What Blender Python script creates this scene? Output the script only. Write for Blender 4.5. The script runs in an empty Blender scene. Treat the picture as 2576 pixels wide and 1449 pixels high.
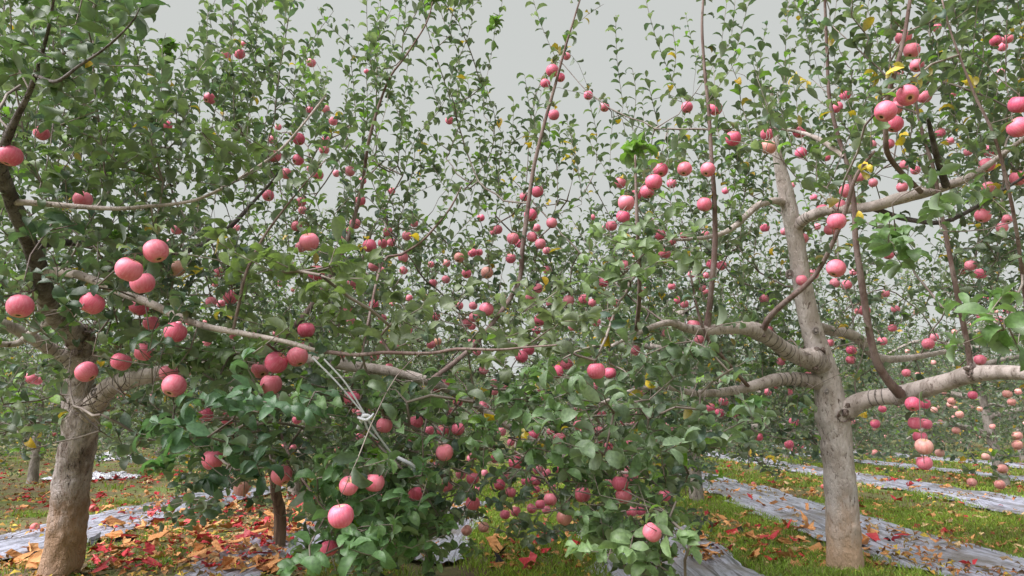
import bpy, math, random
import numpy as np
from mathutils import Vector, noise
R = math.radians
rng = np.random.default_rng(7)
random.seed(7)
scene = bpy.context.scene
COL = scene.collection

# ---------------------------------------------------------------- camera
CAM_H, PITCH, YAW = 0.90, R(11.5), R(1.3)
FPX = 1678.0                       # focal length in units of a 2576 px wide picture
cd = bpy.data.cameras.new("camera")
cd.sensor_width = 36.0
cd.lens = FPX / 2576.0 * 36.0
cd.clip_start = 0.05
cd.clip_end = 2000.0
cam = bpy.data.objects.new("camera", cd)
COL.objects.link(cam)
cam.location = (0, 0, CAM_H)
cam.rotation_euler = (R(90) + PITCH, 0, YAW)
scene.camera = cam
# ---------------------------------------------------------------- world: overcast grey sky
SUN_EL, SUN_AZ = R(52), R(242)
w = bpy.data.worlds.new("World")
scene.world = w
w.use_nodes = True
nt = w.node_tree
nt.nodes.clear()
sky = nt.nodes.new("ShaderNodeTexSky")
sky.sky_type = 'NISHITA'
sky.sun_disc = False
sky.sun_elevation = SUN_EL
sky.sun_rotation = SUN_AZ
bw = nt.nodes.new("ShaderNodeRGBToBW")
mx = nt.nodes.new("ShaderNodeMix")
mx.data_type = 'RGBA'
mx.inputs[0].default_value = 0.025
mx.inputs[6].default_value = (0.945, 0.98, 0.955, 1)
bg = nt.nodes.new("ShaderNodeBackground")
bg.inputs[1].default_value = 0.10
wo = nt.nodes.new("ShaderNodeOutputWorld")
nt.links.new(sky.outputs[0], bw.inputs[0])
nt.links.new(bw.outputs[0], mx.inputs[7])
nt.links.new(mx.outputs[2], bg.inputs[0])
nt.links.new(bg.outputs[0], wo.inputs[0])
# ---------------------------------------------------------------- sun behind the clouds
sd = bpy.data.lights.new("sun", 'SUN')
sd.energy = 1.5
sd.angle = R(60)
sd.color = (1.0, 0.965, 0.975)
so = bpy.data.objects.new("sun", sd)
COL.objects.link(so)
so.rotation_euler = (R(90) - SUN_EL, 0, R(180) - SUN_AZ + R(0))
sdir = Vector((math.sin(SUN_AZ) * math.cos(SUN_EL), math.cos(SUN_AZ) * math.cos(SUN_EL), math.sin(SUN_EL)))
so.rotation_euler = sdir.to_track_quat('Z', 'Y').to_euler()
scene.view_settings.view_transform = 'Standard'
scene.view_settings.look = 'None'
scene.view_settings.gamma = 1.0
scene.view_settings.exposure = 2.65
scene.cycles.max_bounces = 8
scene.cycles.diffuse_bounces = 6
scene.cycles.transmission_bounces = 6
scene.cycles.transparent_max_bounces = 4
scene.cycles.use_denoising = True

# ---------------------------------------------------------------- helpers
CP, SP, CY, SY = math.cos(PITCH), math.sin(PITCH), math.cos(YAW), math.sin(YAW)
FWD = np.array([-SY * CP, CY * CP, SP])
RGT = np.array([CY, SY, 0.0])
UPV = np.cross(RGT, FWD)
CAM = np.array([0, 0, CAM_H])


def P(u, v, z):
    """world point that lies z metres in front of the lens in direction (u, v)"""
    return CAM + FWD * z + RGT * ((u - 1288) / FPX * z) + UPV * (-(v - 724.5) / FPX * z)


def proj(p):
    q = np.asarray(p, float) - CAM
    z = q @ FWD
    zz = np.maximum(z, 1e-3)
    return 1288 + (q @ RGT) / zz * FPX, 724.5 - (q @ UPV) / zz * FPX, z


def GP(u, v):
    d = FWD + RGT * ((u - 1288) / FPX) + UPV * (-(v - 724.5) / FPX)
    t = -CAM_H / d[2]
    return CAM + d * t


def tag(o, label=None, cat=None, group=None, kind=None):
    if label: o["label"] = label
    if cat: o["category"] = cat
    if group: o["group"] = group
    if kind: o["kind"] = kind
    return o


def empty(name, loc):
    o = bpy.data.objects.new(name, None)
    o.location = loc
    o.empty_display_size = 0.1
    COL.objects.link(o)
    return o


def mesh_obj(name, verts, faces, mats, parent=None, smooth=True, midx=None, origin=None, col=None):
    me = bpy.data.meshes.new(name)
    v = np.asarray(verts, float)
    if origin is not None:
        v = v - np.asarray(origin, float)
    me.from_pydata(v.tolist(), [], [tuple(f) for f in faces])
    return _fin(name, me, mats, parent, smooth, midx, origin, col)


def _fin(name, me, mats, parent, smooth, midx, origin, col):
    for m in (mats if isinstance(mats, (list, tuple)) else [mats]):
        me.materials.append(m)
    n = len(me.polygons)
    if midx is not None:
        me.polygons.foreach_set("material_index", np.asarray(midx, dtype=np.int32))
    me.polygons.foreach_set("use_smooth", np.full(n, bool(smooth)))
    if col is not None:
        ca = me.color_attributes.new("Col", 'FLOAT_COLOR', 'POINT')
        c = np.ones((len(me.vertices), 4), dtype=np.float32)
        c[:, :3] = col
        ca.data.foreach_set("color", c.ravel())
    me.update()
    o = bpy.data.objects.new(name, me)
    COL.objects.link(o)
    if parent is not None:
        o.parent = parent
        if origin is not None:
            o.location = Vector(origin) - parent.location
    elif origin is not None:
        o.location = origin
    return o


def fast_mesh(name, verts, tris_or_quads, mats, parent=None, smooth=True, midx=None, origin=None, col=None):
    """verts (n,3); list of (m,k) index arrays"""
    me = bpy.data.meshes.new(name)
    v = np.asarray(verts, dtype=np.float64)
    if origin is not None:
        v = v - np.asarray(origin, float)
    me.vertices.add(len(v))
    me.vertices.foreach_set("co", v.astype(np.float32).ravel())
    li = np.concatenate([a.ravel() for a in tris_or_quads]).astype(np.int32)
    lens = np.concatenate([np.full(len(a), a.shape[1]) for a in tris_or_quads]).astype(np.int32)
    me.loops.add(len(li))
    me.loops.foreach_set("vertex_index", li)
    me.polygons.add(len(lens))
    st = np.concatenate([[0], np.cumsum(lens)[:-1]]).astype(np.int32)
    me.polygons.foreach_set("loop_start", st)
    me.update(calc_edges=True)
    return _fin(name, me, mats, parent, smooth, midx, origin, col)


# ---------------------------------------------------------------- materials
def new_mat(name):
    m = bpy.data.materials.new(name)
    m.use_nodes = True
    n = m.node_tree
    b = n.nodes["Principled BSDF"]
    return m, n, b


def N(n, t, **kw):
    x = n.nodes.new(t)
    for k, v in kw.items():
        setattr(x, k, v)
    return x


def mixc(n, fac, a, b):
    m = n.nodes.new("ShaderNodeMix")
    m.data_type = 'RGBA'
    for idx, val in ((0, fac), (6, a), (7, b)):
        if hasattr(val, "links"):
            n.links.new(val, m.inputs[idx])
        elif idx == 0:
            m.inputs[0].default_value = val
        else:
            m.inputs[idx].default_value = (*val, 1)
    return m.outputs[2]


def ramp(n, src, stops):
    r = n.nodes.new("ShaderNodeValToRGB")
    e = r.color_ramp.elements
    while len(e) < len(stops):
        e.new(0.5)
    for el, (p, c) in zip(e, stops):
        el.position = p
        el.color = (*c, 1) if len(c) == 3 else c
    n.links.new(src, r.inputs[0])
    return r.outputs[0]


def noise_tex(n, scale, detail=4, rough=0.6, vec=None, dist=0.0):
    t = n.nodes.new("ShaderNodeTexNoise")
    t.inputs["Scale"].default_value = scale
    t.inputs["Detail"].default_value = detail
    t.inputs["Roughness"].default_value = rough
    t.inputs["Distortion"].default_value = dist
    if vec is not None:
        n.links.new(vec, t.inputs["Vector"])
    return t.outputs[0]


def mapping(n, out, sc):
    m = n.nodes.new("ShaderNodeMapping")
    m.inputs["Scale"].default_value = sc
    n.links.new(out, m.inputs[0])
    return m.outputs[0]


def bump(n, b, h, strength, dist):
    x = n.nodes.new("ShaderNodeBump")
    x.inputs["Strength"].default_value = strength
    x.inputs["Distance"].default_value = dist
    n.links.new(h, x.inputs["Height"])
    n.links.new(x.outputs[0], b.inputs["Normal"])


def leaf_material(name, rough=0.42, back=(0.33, 0.38, 0.29), backf=0.5, trans=0.36):
    m, n, b = new_mat(name)
    at = N(n, "ShaderNodeAttribute", attribute_name="Col")
    geo = N(n, "ShaderNodeNewGeometry")
    tc = N(n, "ShaderNodeTexCoord")
    nz = noise_tex(n, 90, 2, 0.5, tc.outputs["Object"])
    mot = ramp(n, nz, [(0.3, (0.75, 0.75, 0.75)), (0.7, (1.2, 1.2, 1.15))])
    mm = n.nodes.new("ShaderNodeMix")
    mm.data_type = 'RGBA'
    mm.blend_type = 'MULTIPLY'
    mm.inputs[0].default_value = 1
    n.links.new(at.outputs["Color"], mm.inputs[6])
    n.links.new(mot, mm.inputs[7])
    bk = mixc(n, backf, mm.outputs[2], back)
    c = mixc(n, geo.outputs["Backfacing"], mm.outputs[2], bk)
    n.links.new(c, b.inputs["Base Color"])
    b.inputs["Roughness"].default_value = rough
    b.inputs["Specular IOR Level"].default_value = 0.45
    tr = N(n, "ShaderNodeBsdfTranslucent")
    tcx = n.nodes.new("ShaderNodeMix")
    tcx.data_type = 'RGBA'
    tcx.blend_type = 'MULTIPLY'
    tcx.inputs[0].default_value = 1
    n.links.new(mm.outputs[2], tcx.inputs[6])
    tcx.inputs[7].default_value = (1.25, 1.45, 0.8, 1)
    n.links.new(tcx.outputs[2], tr.inputs[0])
    ms = N(n, "ShaderNodeMixShader")
    ms.inputs[0].default_value = trans
    n.links.new(b.outputs[0], ms.inputs[1])
    n.links.new(tr.outputs[0], ms.inputs[2])
    n.links.new(ms.outputs[0], n.nodes["Material Output"].inputs[0])
    return m


M_LEAF = leaf_material("apple_leaf")
M_GRASS = leaf_material("grass_blade", rough=0.55, back=(0.2, 0.3, 0.08), backf=0.1, trans=0.35)
M_LITTER = leaf_material("dry_leaf", rough=0.8, back=(0.3, 0.2, 0.1), backf=0.2, trans=0.1)


def bark_material(name, base, light, dark, low=None, zlow=0.55, bstr=0.7):
    m, n, b = new_mat(name)
    tc = N(n, "ShaderNodeTexCoord")
    geo = N(n, "ShaderNodeNewGeometry")
    pos = geo.outputs["Position"]
    n1 = noise_tex(n, 14, 6, 0.65, mapping(n, tc.outputs["Object"], (1, 1, 0.45)))
    n2 = noise_tex(n, 60, 5, 0.7, mapping(n, tc.outputs["Object"], (1, 1, 0.35)), 0.6)
    n3 = noise_tex(n, 4.0, 3, 0.5, tc.outputs["Object"])
    c = mixc(n, ramp(n, n1, [(0.42, (0, 0, 0)), (0.56, (1, 1, 1))]), base, light)
    c = mixc(n, ramp(n, n2, [(0.34, (1, 1, 1)), (0.44, (0, 0, 0))]), c, dark)
    c = mixc(n, ramp(n, n3, [(0.5, (0, 0, 0)), (0.75, (0.5, 0.5, 0.5))]), c, light)
    if low is not None:
        sx = N(n, "ShaderNodeSeparateXYZ")
        n.links.new(pos, sx.inputs[0])
        ad = N(n, "ShaderNodeMath", operation='MULTIPLY_ADD')
        n.links.new(n1, ad.inputs[0])
        ad.inputs[1].default_value = 0.5
        n.links.new(sx.outputs[2], ad.inputs[2])
        f = ramp(n, ad.outputs[0], [(zlow - 0.12, (0.85, 0.85, 0.85)), (zlow + 0.22, (0, 0, 0))])
        c = mixc(n, f, c, mixc(n, n2, low, tuple(x * 1.25 for x in low)))
    at = N(n, "ShaderNodeAttribute", attribute_name="Col")      # dark healed cuts round the limbs, wound rims, darker upper left trunk
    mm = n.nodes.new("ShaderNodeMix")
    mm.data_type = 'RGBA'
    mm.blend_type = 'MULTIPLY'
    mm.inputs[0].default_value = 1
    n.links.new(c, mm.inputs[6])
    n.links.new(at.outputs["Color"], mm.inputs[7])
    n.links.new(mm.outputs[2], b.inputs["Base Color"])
    b.inputs["Roughness"].default_value = 0.85
    b.inputs["Specular IOR Level"].default_value = 0.25
    vo = N(n, "ShaderNodeTexVoronoi")
    vo.feature = 'DISTANCE_TO_EDGE'
    vo.inputs["Scale"].default_value = 16
    dn = N(n, "ShaderNodeTexNoise")
    dn.inputs["Scale"].default_value = 11
    dn.inputs["Detail"].default_value = 4
    n.links.new(tc.outputs["Object"], dn.inputs["Vector"])
    va = N(n, "ShaderNodeVectorMath", operation='MULTIPLY_ADD')
    n.links.new(dn.outputs["Color"], va.inputs[0])
    va.inputs[1].default_value = (0.16, 0.16, 0.16)
    n.links.new(mapping(n, tc.outputs["Object"], (1, 1, 0.5)), va.inputs[2])
    n.links.new(va.outputs[0], vo.inputs["Vector"])
    vc = ramp(n, vo.outputs["Distance"], [(0.0, (1, 1, 1)), (0.035, (0, 0, 0))])
    ad2 = N(n, "ShaderNodeMath", operation='MULTIPLY_ADD')
    n.links.new(n2, ad2.inputs[0])
    ad2.inputs[1].default_value = 0.8
    n.links.new(n1, ad2.inputs[2])
    ad3 = N(n, "ShaderNodeMath", operation='MULTIPLY_ADD')
    n.links.new(ramp(n, vo.outputs["Distance"], [(0.0, (0, 0, 0)), (0.12, (1, 1, 1))]), ad3.inputs[0])
    ad3.inputs[1].default_value = 0.16 if bstr > 0.85 else 0.0
    n.links.new(ad2.outputs[0], ad3.inputs[2])
    bump(n, b, ad3.outputs[0], bstr, 0.035)
    return m


M_BARK_OLD = bark_material("old_bark", (0.26, 0.20, 0.175), (0.60, 0.52, 0.50), (0.05, 0.035, 0.028), low=(0.44, 0.28, 0.18), zlow=0.62, bstr=1.0)
M_BARK_PALE = bark_material("pale_bark", (0.47, 0.40, 0.365), (0.62, 0.555, 0.53), (0.15, 0.11, 0.09), low=(0.56, 0.37, 0.25), zlow=0.50, bstr=0.8)
M_LIMB = bark_material("limb_bark", (0.32, 0.27, 0.24), (0.50, 0.43, 0.40), (0.11, 0.08, 0.065), bstr=0.45)
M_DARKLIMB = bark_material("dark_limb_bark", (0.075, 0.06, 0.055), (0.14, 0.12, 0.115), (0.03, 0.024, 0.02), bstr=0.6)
M_SPROUT = bark_material("sprout_bark", (0.15, 0.095, 0.085), (0.24, 0.18, 0.165), (0.08, 0.05, 0.045), bstr=0.2)
M_FARBARK = bark_material("far_bark", (0.20, 0.17, 0.15), (0.34, 0.30, 0.27), (0.08, 0.06, 0.05), bstr=0.5)

m, n, b = new_mat("twig")
geo = N(n, "ShaderNodeNewGeometry")
c = mixc(n, ramp(n, noise_tex(n, 6, 3, 0.6, geo.outputs["Position"]), [(0.35, (0, 0, 0)), (0.65, (1, 1, 1))]), (0.11, 0.075, 0.065), (0.27, 0.23, 0.20))
n.links.new(c, b.inputs["Base Color"])
b.inputs["Roughness"].default_value = 0.7
M_TWIG = m

# apple skin: streaked pink-red, colour of each apple from its object colour
m, n, b = new_mat("apple_skin")
oi = N(n, "ShaderNodeObjectInfo")
tc = N(n, "ShaderNodeTexCoord")
st = noise_tex(n, 1.0, 4, 0.6, mapping(n, tc.outputs["Object"], (13, 13, 1.1)), 0.4)
bl = noise_tex(n, 1.0, 3, 0.5, mapping(n, tc.outputs["Object"], (2.6, 2.6, 1.6)))
fr = N(n, "ShaderNodeTexVoronoi")
fr.inputs["Scale"].default_value = 22
n.links.new(tc.outputs["Object"], fr.inputs["Vector"])
pale = mixc(n, 0.40, oi.outputs["Color"], (0.88, 0.50, 0.55))
deep = mixc(n, 0.42, oi.outputs["Color"], (0.50, 0.035, 0.075))
c = mixc(n, ramp(n, bl, [(0.36, (0, 0, 0)), (0.66, (1, 1, 1))]), deep, oi.outputs["Color"])
c = mixc(n, ramp(n, st, [(0.44, (0, 0, 0)), (0.64, (0.5, 0.5, 0.5))]), c, pale)
sx = N(n, "ShaderNodeSeparateXYZ")
n.links.new(tc.outputs["Object"], sx.inputs[0])
vl = N(n, "ShaderNodeVectorMath", operation='LENGTH')
cx = N(n, "ShaderNodeCombineXYZ")
n.links.new(sx.outputs[0], cx.inputs[0])
n.links.new(sx.outputs[1], cx.inputs[1])
n.links.new(cx.outputs[0], vl.inputs[0])
ad = N(n, "ShaderNodeMath", operation='MULTIPLY_ADD')
n.links.new(st, ad.inputs[0])
ad.inputs[1].default_value = 0.25
n.links.new(vl.outputs["Value"], ad.inputs[2])
c = mixc(n, ramp(n, ad.outputs[0], [(0.16, (0.85, 0.85, 0.85)), (0.36, (0, 0, 0))]), c, (0.66, 0.46, 0.20))
c = mixc(n, ramp(n, fr.outputs[0], [(0.05, (0.5, 0.5, 0.5)), (0.16, (0, 0, 0))]), c, (0.85, 0.60, 0.50))
n.links.new(c, b.inputs["Base Color"])
b.inputs["Roughness"].default_value = 0.44
b.inputs["Specular IOR Level"].default_value = 0.4
b.inputs["Subsurface Weight"].default_value = 0.08
b.inputs["Subsurface Radius"].default_value = (0.02, 0.006, 0.005)
M_APPLE = m
m, n, b = new_mat("calyx_brown")
b.inputs["Base Color"].default_value = (0.10, 0.06, 0.035, 1)
b.inputs["Roughness"].default_value = 0.9
M_CALYX = m

m, n, b = new_mat("soil_and_moss")
geo = N(n, "ShaderNodeNewGeometry")
a1 = noise_tex(n, 1.3, 5, 0.6, geo.outputs["Position"])
a2 = noise_tex(n, 9, 6, 0.7, geo.outputs["Position"])
a3 = noise_tex(n, 45, 4, 0.7, geo.outputs["Position"])
c = mixc(n, ramp(n, a2, [(0.35, (0, 0, 0)), (0.65, (1, 1, 1))]), (0.10, 0.07, 0.042), (0.22, 0.165, 0.08))
g = mixc(n, a3, (0.08, 0.14, 0.025), (0.19, 0.25, 0.055))
c = mixc(n, ramp(n, a1, [(0.42, (0, 0, 0)), (0.60, (0.8, 0.8, 0.8))]), c, g)
c = mixc(n, ramp(n, a3, [(0.62, (0, 0, 0)), (0.72, (0.7, 0.7, 0.7))]), c, (0.30, 0.18, 0.07))
n.links.new(c, b.inputs["Base Color"])
b.inputs["Roughness"].default_value = 0.95
bump(n, b, a3, 0.8, 0.03)
M_SOIL = m

m, n, b = new_mat("silver_film")
uvn = N(n, "ShaderNodeUVMap")
s1 = noise_tex(n, 1.0, 6, 0.72, mapping(n, uvn.outputs[0], (20, 1.0, 1)), 1.2)
s2 = noise_tex(n, 1.0, 5, 0.7, mapping(n, uvn.outputs[0], (70, 3.5, 1)), 0.5)
s3 = noise_tex(n, 1.0, 4, 0.6, mapping(n, uvn.outputs[0], (2.5, 1.4, 1)), 0.3)
c = mixc(n, ramp(n, s1, [(0.38, (0, 0, 0)), (0.53, (1, 1, 1))]), (0.14, 0.135, 0.165), (0.66, 0.67, 0.82))
c = mixc(n, ramp(n, s3, [(0.50, (0, 0, 0)), (0.66, (0.8, 0.8, 0.8))]), c, (0.24, 0.195, 0.16))
n.links.new(c, b.inputs["Base Color"])
b.inputs["Metallic"].default_value = 0.45
b.inputs["Roughness"].default_value = 0.38
ad = N(n, "ShaderNodeMath", operation='MULTIPLY_ADD')
n.links.new(s2, ad.inputs[0])
ad.inputs[1].default_value = 0.6
n.links.new(s1, ad.inputs[2])
bump(n, b, ad.outputs[0], 0.9, 0.025)
M_FILM = m
m, n, b = new_mat("foil_heap")
geo = N(n, "ShaderNodeNewGeometry")
s1 = noise_tex(n, 22, 4, 0.7, geo.outputs["Position"])
c = mixc(n, ramp(n, s1, [(0.4, (0, 0, 0)), (0.55, (1, 1, 1))]), (0.30, 0.30, 0.36), (0.80, 0.80, 0.86))
n.links.new(c, b.inputs["Base Color"])
b.inputs["Metallic"].default_value = 0.5
b.inputs["Roughness"].default_value = 0.3
bump(n, b, s1, 1.0, 0.03)
M_FOIL = m


def paper(name, a, bcol, rough, spec):
    m, n, b = new_mat(name)
    tc = N(n, "ShaderNodeTexCoord")
    oi = N(n, "ShaderNodeObjectInfo")
    s = noise_tex(n, 14, 4, 0.6, tc.outputs["Object"])
    c = mixc(n, ramp(n, s, [(0.35, (0, 0, 0)), (0.7, (1, 1, 1))]), a, bcol)
    c = mixc(n, ramp(n, oi.outputs["Random"], [(0, (0, 0, 0)), (1, (0.55, 0.55, 0.55))]), c, tuple(x * 0.55 for x in a))
    n.links.new(c, b.inputs["Base Color"])
    b.inputs["Roughness"].default_value = rough
    b.inputs["Specular IOR Level"].default_value = spec
    bump(n, b, noise_tex(n, 70, 3, 0.6, tc.outputs["Object"]), 0.5, 0.004)
    return m


M_KRAFT = paper("orange_kraft_paper", (0.62, 0.27, 0.10), (0.78, 0.43, 0.20), 0.85, 0.2)
M_RED = paper("red_waxed_paper", (0.52, 0.03, 0.045), (0.66, 0.08, 0.09), 0.5, 0.45)
M_BLACK = paper("black_paper", (0.02, 0.02, 0.024), (0.05, 0.05, 0.055), 0.7, 0.3)
m, n, b = new_mat("stake_wood")
tc = N(n, "ShaderNodeTexCoord")
s = noise_tex(n, 25, 5, 0.7, mapping(n, tc.outputs["Object"], (1, 1, 0.12)))
n.links.new(ramp(n, s, [(0.35, (0.05, 0.028, 0.018)), (0.65, (0.20, 0.13, 0.08))]), b.inputs["Base Color"])
b.inputs["Roughness"].default_value = 0.9
bump(n, b, s, 0.8, 0.01)
M_STAKE = m
m, n, b = new_mat("white_twine")
b.inputs["Base Color"].default_value = (0.78, 0.78, 0.85, 1)
b.inputs["Roughness"].default_value = 0.45
M_TWINE = m


# ---------------------------------------------------------------- tubes
def resample(pts, rad, step):
    pts = np.asarray(pts, float)
    rad = np.asarray(rad, float)
    # catmull-rom through the points
    out, ro = [], []
    n_ = len(pts)
    for i in range(n_ - 1):
        p0, p1, p2, p3 = pts[max(i - 1, 0)], pts[i], pts[i + 1], pts[min(i + 2, n_ - 1)]
        k = max(2, int(np.linalg.norm(p2 - p1) / step))
        for j in range(k):
            t = j / k
            out.append(0.5 * ((2 * p1) + (-p0 + p2) * t + (2 * p0 - 5 * p1 + 4 * p2 - p3) * t * t + (-p0 + 3 * p1 - 3 * p2 + p3) * t ** 3))
            ro.append(rad[i] * (1 - t) + rad[i + 1] * t)
    out.append(pts[-1])
    ro.append(rad[-1])
    return np.array(out), np.array(ro)


class Tubes:
    def __init__(self):
        self.v, self.f, self.c, self.n = [], [], [], 0

    def add(self, pts, rad, k=8, rough=0.0, dark=None, cap=True):
        pts = np.asarray(pts, float)
        m_ = len(pts)
        if m_ < 2:
            return
        t = np.gradient(pts, axis=0)
        t /= np.linalg.norm(t, axis=1)[:, None] + 1e-9
        a = np.zeros((m_, 3))
        x = np.array([1.0, 0, 0]) if abs(t[0, 0]) < 0.9 else np.array([0, 1.0, 0])
        for i in range(m_):
            x = x - t[i] * (x @ t[i])
            x = x / (np.linalg.norm(x) + 1e-9)
            a[i] = x
        b_ = np.cross(t, a)
        th = np.linspace(0, 2 * math.pi, k, endpoint=False)
        rr = np.asarray(rad, float)[:, None] * np.ones((1, k))
        if rough > 0:
            for i in range(m_):
                for j in range(k):
                    q = pts[i] + (a[i] * math.cos(th[j]) + b_[i] * math.sin(th[j])) * rad[i]
                    nn = noise.noise(Vector(q * 9)) + 0.6 * noise.noise(Vector(q * 23)) + (0.35 * max(0.0, noise.noise(Vector((q[0] * 45, q[1] * 45, q[2] * 22)))) if k >= 40 else 0.0)
                    rr[i, j] *= 1 + rough * nn
        ring = pts[:, None, :] + rr[:, :, None] * (a[:, None, :] * np.cos(th)[None, :, None] + b_[:, None, :] * np.sin(th)[None, :, None])
        self.v.append(ring.reshape(-1, 3))
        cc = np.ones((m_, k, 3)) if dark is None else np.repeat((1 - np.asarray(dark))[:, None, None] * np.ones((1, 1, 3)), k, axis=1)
        self.c.append(cc.reshape(-1, 3))
        i = np.arange(m_ - 1)[:, None] * k
        j = np.arange(k)[None, :]
        j2 = (j + 1) % k
        q = np.stack([i + j, i + j2, i + k + j2, i + k + j], axis=-1).reshape(-1, 4) + self.n
        self.f.append(q)
        self.n += m_ * k
        if cap:
            tip = pts[-1] + t[-1] * rad[-1] * 0.6
            self.v.append(tip[None])
            self.c.append(np.ones((1, 3)))
            base = self.n - k
            for jj in range(k):
                self.f.append(np.array([[base + jj, base + (jj + 1) % k, self.n, self.n]]))
            self.n += 1

    def arrays(self):
        v = np.concatenate(self.v)
        f = np.concatenate(self.f)
        tri = f[:, 2] == f[:, 3]
        return v, f[~tri], f[tri][:, :3], np.concatenate(self.c)

    def build(self, name, mat, parent=None, origin=None):
        v, q, t, c = self.arrays()
        fl = [q] + ([t] if len(t) else [])
        return fast_mesh(name, v, fl, mat, parent, True, None, origin, c)


# ---------------------------------------------------------------- leaves
def leaf_template(bend, fold, wave, fine=True):
    """unit-length leaf along +x, normal +z; petiole 18 %, blade the rest"""
    if fine:
        ts = [0.0, 0.18, 0.42, 0.66, 0.86, 1.0]
        ws = [0.012, 0.13, 0.225, 0.215, 0.115, 0.0]
    else:
        ts = [0.0, 0.45, 1.0]
        ws = [0.02, 0.235, 0.0]
    ctr, ang = [np.array([0.0, 0.0])], 0.15
    angs = [ang]
    for i in range(1, len(ts)):
        dt = ts[i] - ts[i - 1]
        ctr.append(ctr[-1] + dt * np.array([math.cos(ang), math.sin(ang)]))
        ang -= bend * dt
        angs.append(ang)
    V, F = [], []
    for i, (c_, w_) in enumerate(zip(ctr, ws)):
        if w_ == 0.0:
            V.append((c_[0], 0, c_[1]))
        else:
            s_ = math.sin(angs[i]); co = math.cos(angs[i])
            lift = fold * w_
            wv = wave * (1 if i % 2 else -1) * w_
            V.append((c_[0] - s_ * lift, w_, c_[1] + co * lift + wv))
            V.append((c_[0], 0, c_[1]))
            V.append((c_[0] - s_ * lift, -w_, c_[1] + co * lift - wv))
    k = len(ts)
    Q, T = [], []
    for i in range(k - 2):
        a = i * 3
        Q.append((a + 1, a, a + 3, a + 4)[::-1])
        Q.append((a + 2, a + 1, a + 4, a + 5)[::-1])
    a = (k - 2) * 3
    T.append((a + 1, a, a + 3)[::-1])
    T.append((a + 2, a + 1, a + 3)[::-1])
    # normals to +z
    return np.array(V), np.array(Q), np.array(T)


TPL = {}
for key, fine in (("fine", True), ("coarse", False)):
    TPL[key] = [leaf_template(bd, fd, wv, fine) for bd, fd, wv in ((1.7, 0.4, 0.05), (2.3, 0.55, 0.08), (1.1, 0.3, 0.12), (2.9, 0.4, 0.05), (2.0, 0.8, 0.1), (0.3, 0.5, 0.12))]


def nrm(a):
    return a / (np.linalg.norm(a, axis=-1, keepdims=True) + 1e-9)


def leaf_arrays(pos, dirs, ups, lens, cols, kind="fine", seed=1):
    r = np.random.default_rng(seed)
    x = nrm(dirs)
    z = nrm(ups - x * np.sum(ups * x, axis=1, keepdims=True))
    y = np.cross(z, x)
    which = r.integers(0, len(TPL[kind]), len(pos))
    VV, CC, QQ, TT, base = [], [], [], [], 0
    for k, (tv, tq, tt) in enumerate(TPL[kind]):
        s = np.where(which == k)[0]
        if not len(s):
            continue
        L = lens[s][:, None, None]
        wsc = (0.8 + 0.4 * r.random(len(s)))[:, None, None]
        v = pos[s][:, None, :] + L * (tv[None, :, 0:1] * x[s][:, None, :] + wsc * tv[None, :, 1:2] * y[s][:, None, :] + tv[None, :, 2:3] * z[s][:, None, :])
        nv = len(tv)
        off = base + np.arange(len(s))[:, None, None] * nv
        VV.append(v.reshape(-1, 3))
        CC.append(np.repeat(cols[s], nv, axis=0))
        QQ.append((off + tq[None]).reshape(-1, 4))
        TT.append((off + tt[None]).reshape(-1, 3))
        base += len(s) * nv
    return np.concatenate(VV), np.concatenate(QQ), np.concatenate(TT), np.concatenate(CC)


GREENS = np.array([[0.078, 0.118, 0.062], [0.092, 0.142, 0.062], [0.058, 0.095, 0.055], [0.125, 0.172, 0.075], [0.064, 0.112, 0.076], [0.105, 0.135, 0.080], [0.050, 0.080, 0.045], [0.15, 0.19, 0.10]])


def leaf_colors(n_, r, yellow=0.02, bright=0.05):
    c = GREENS[r.integers(0, len(GREENS), n_)] * (0.75 + 0.55 * r.random((n_, 1)))
    c = (c * 0.84 + c.mean(axis=1, keepdims=True) * 0.16) * np.array([1.18, 1.19, 1.22])
    k = r.random(n_)
    c[k < yellow] = np.array([0.55, 0.36, 0.03]) * (0.6 + 0.5 * r.random((int((k < yellow).sum()), 1)))
    s = (k > 1 - bright)
    c[s] = np.array([0.15, 0.27, 0.04]) * (0.7 + 0.6 * r.random((int(s.sum()), 1)))
    return c


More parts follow.
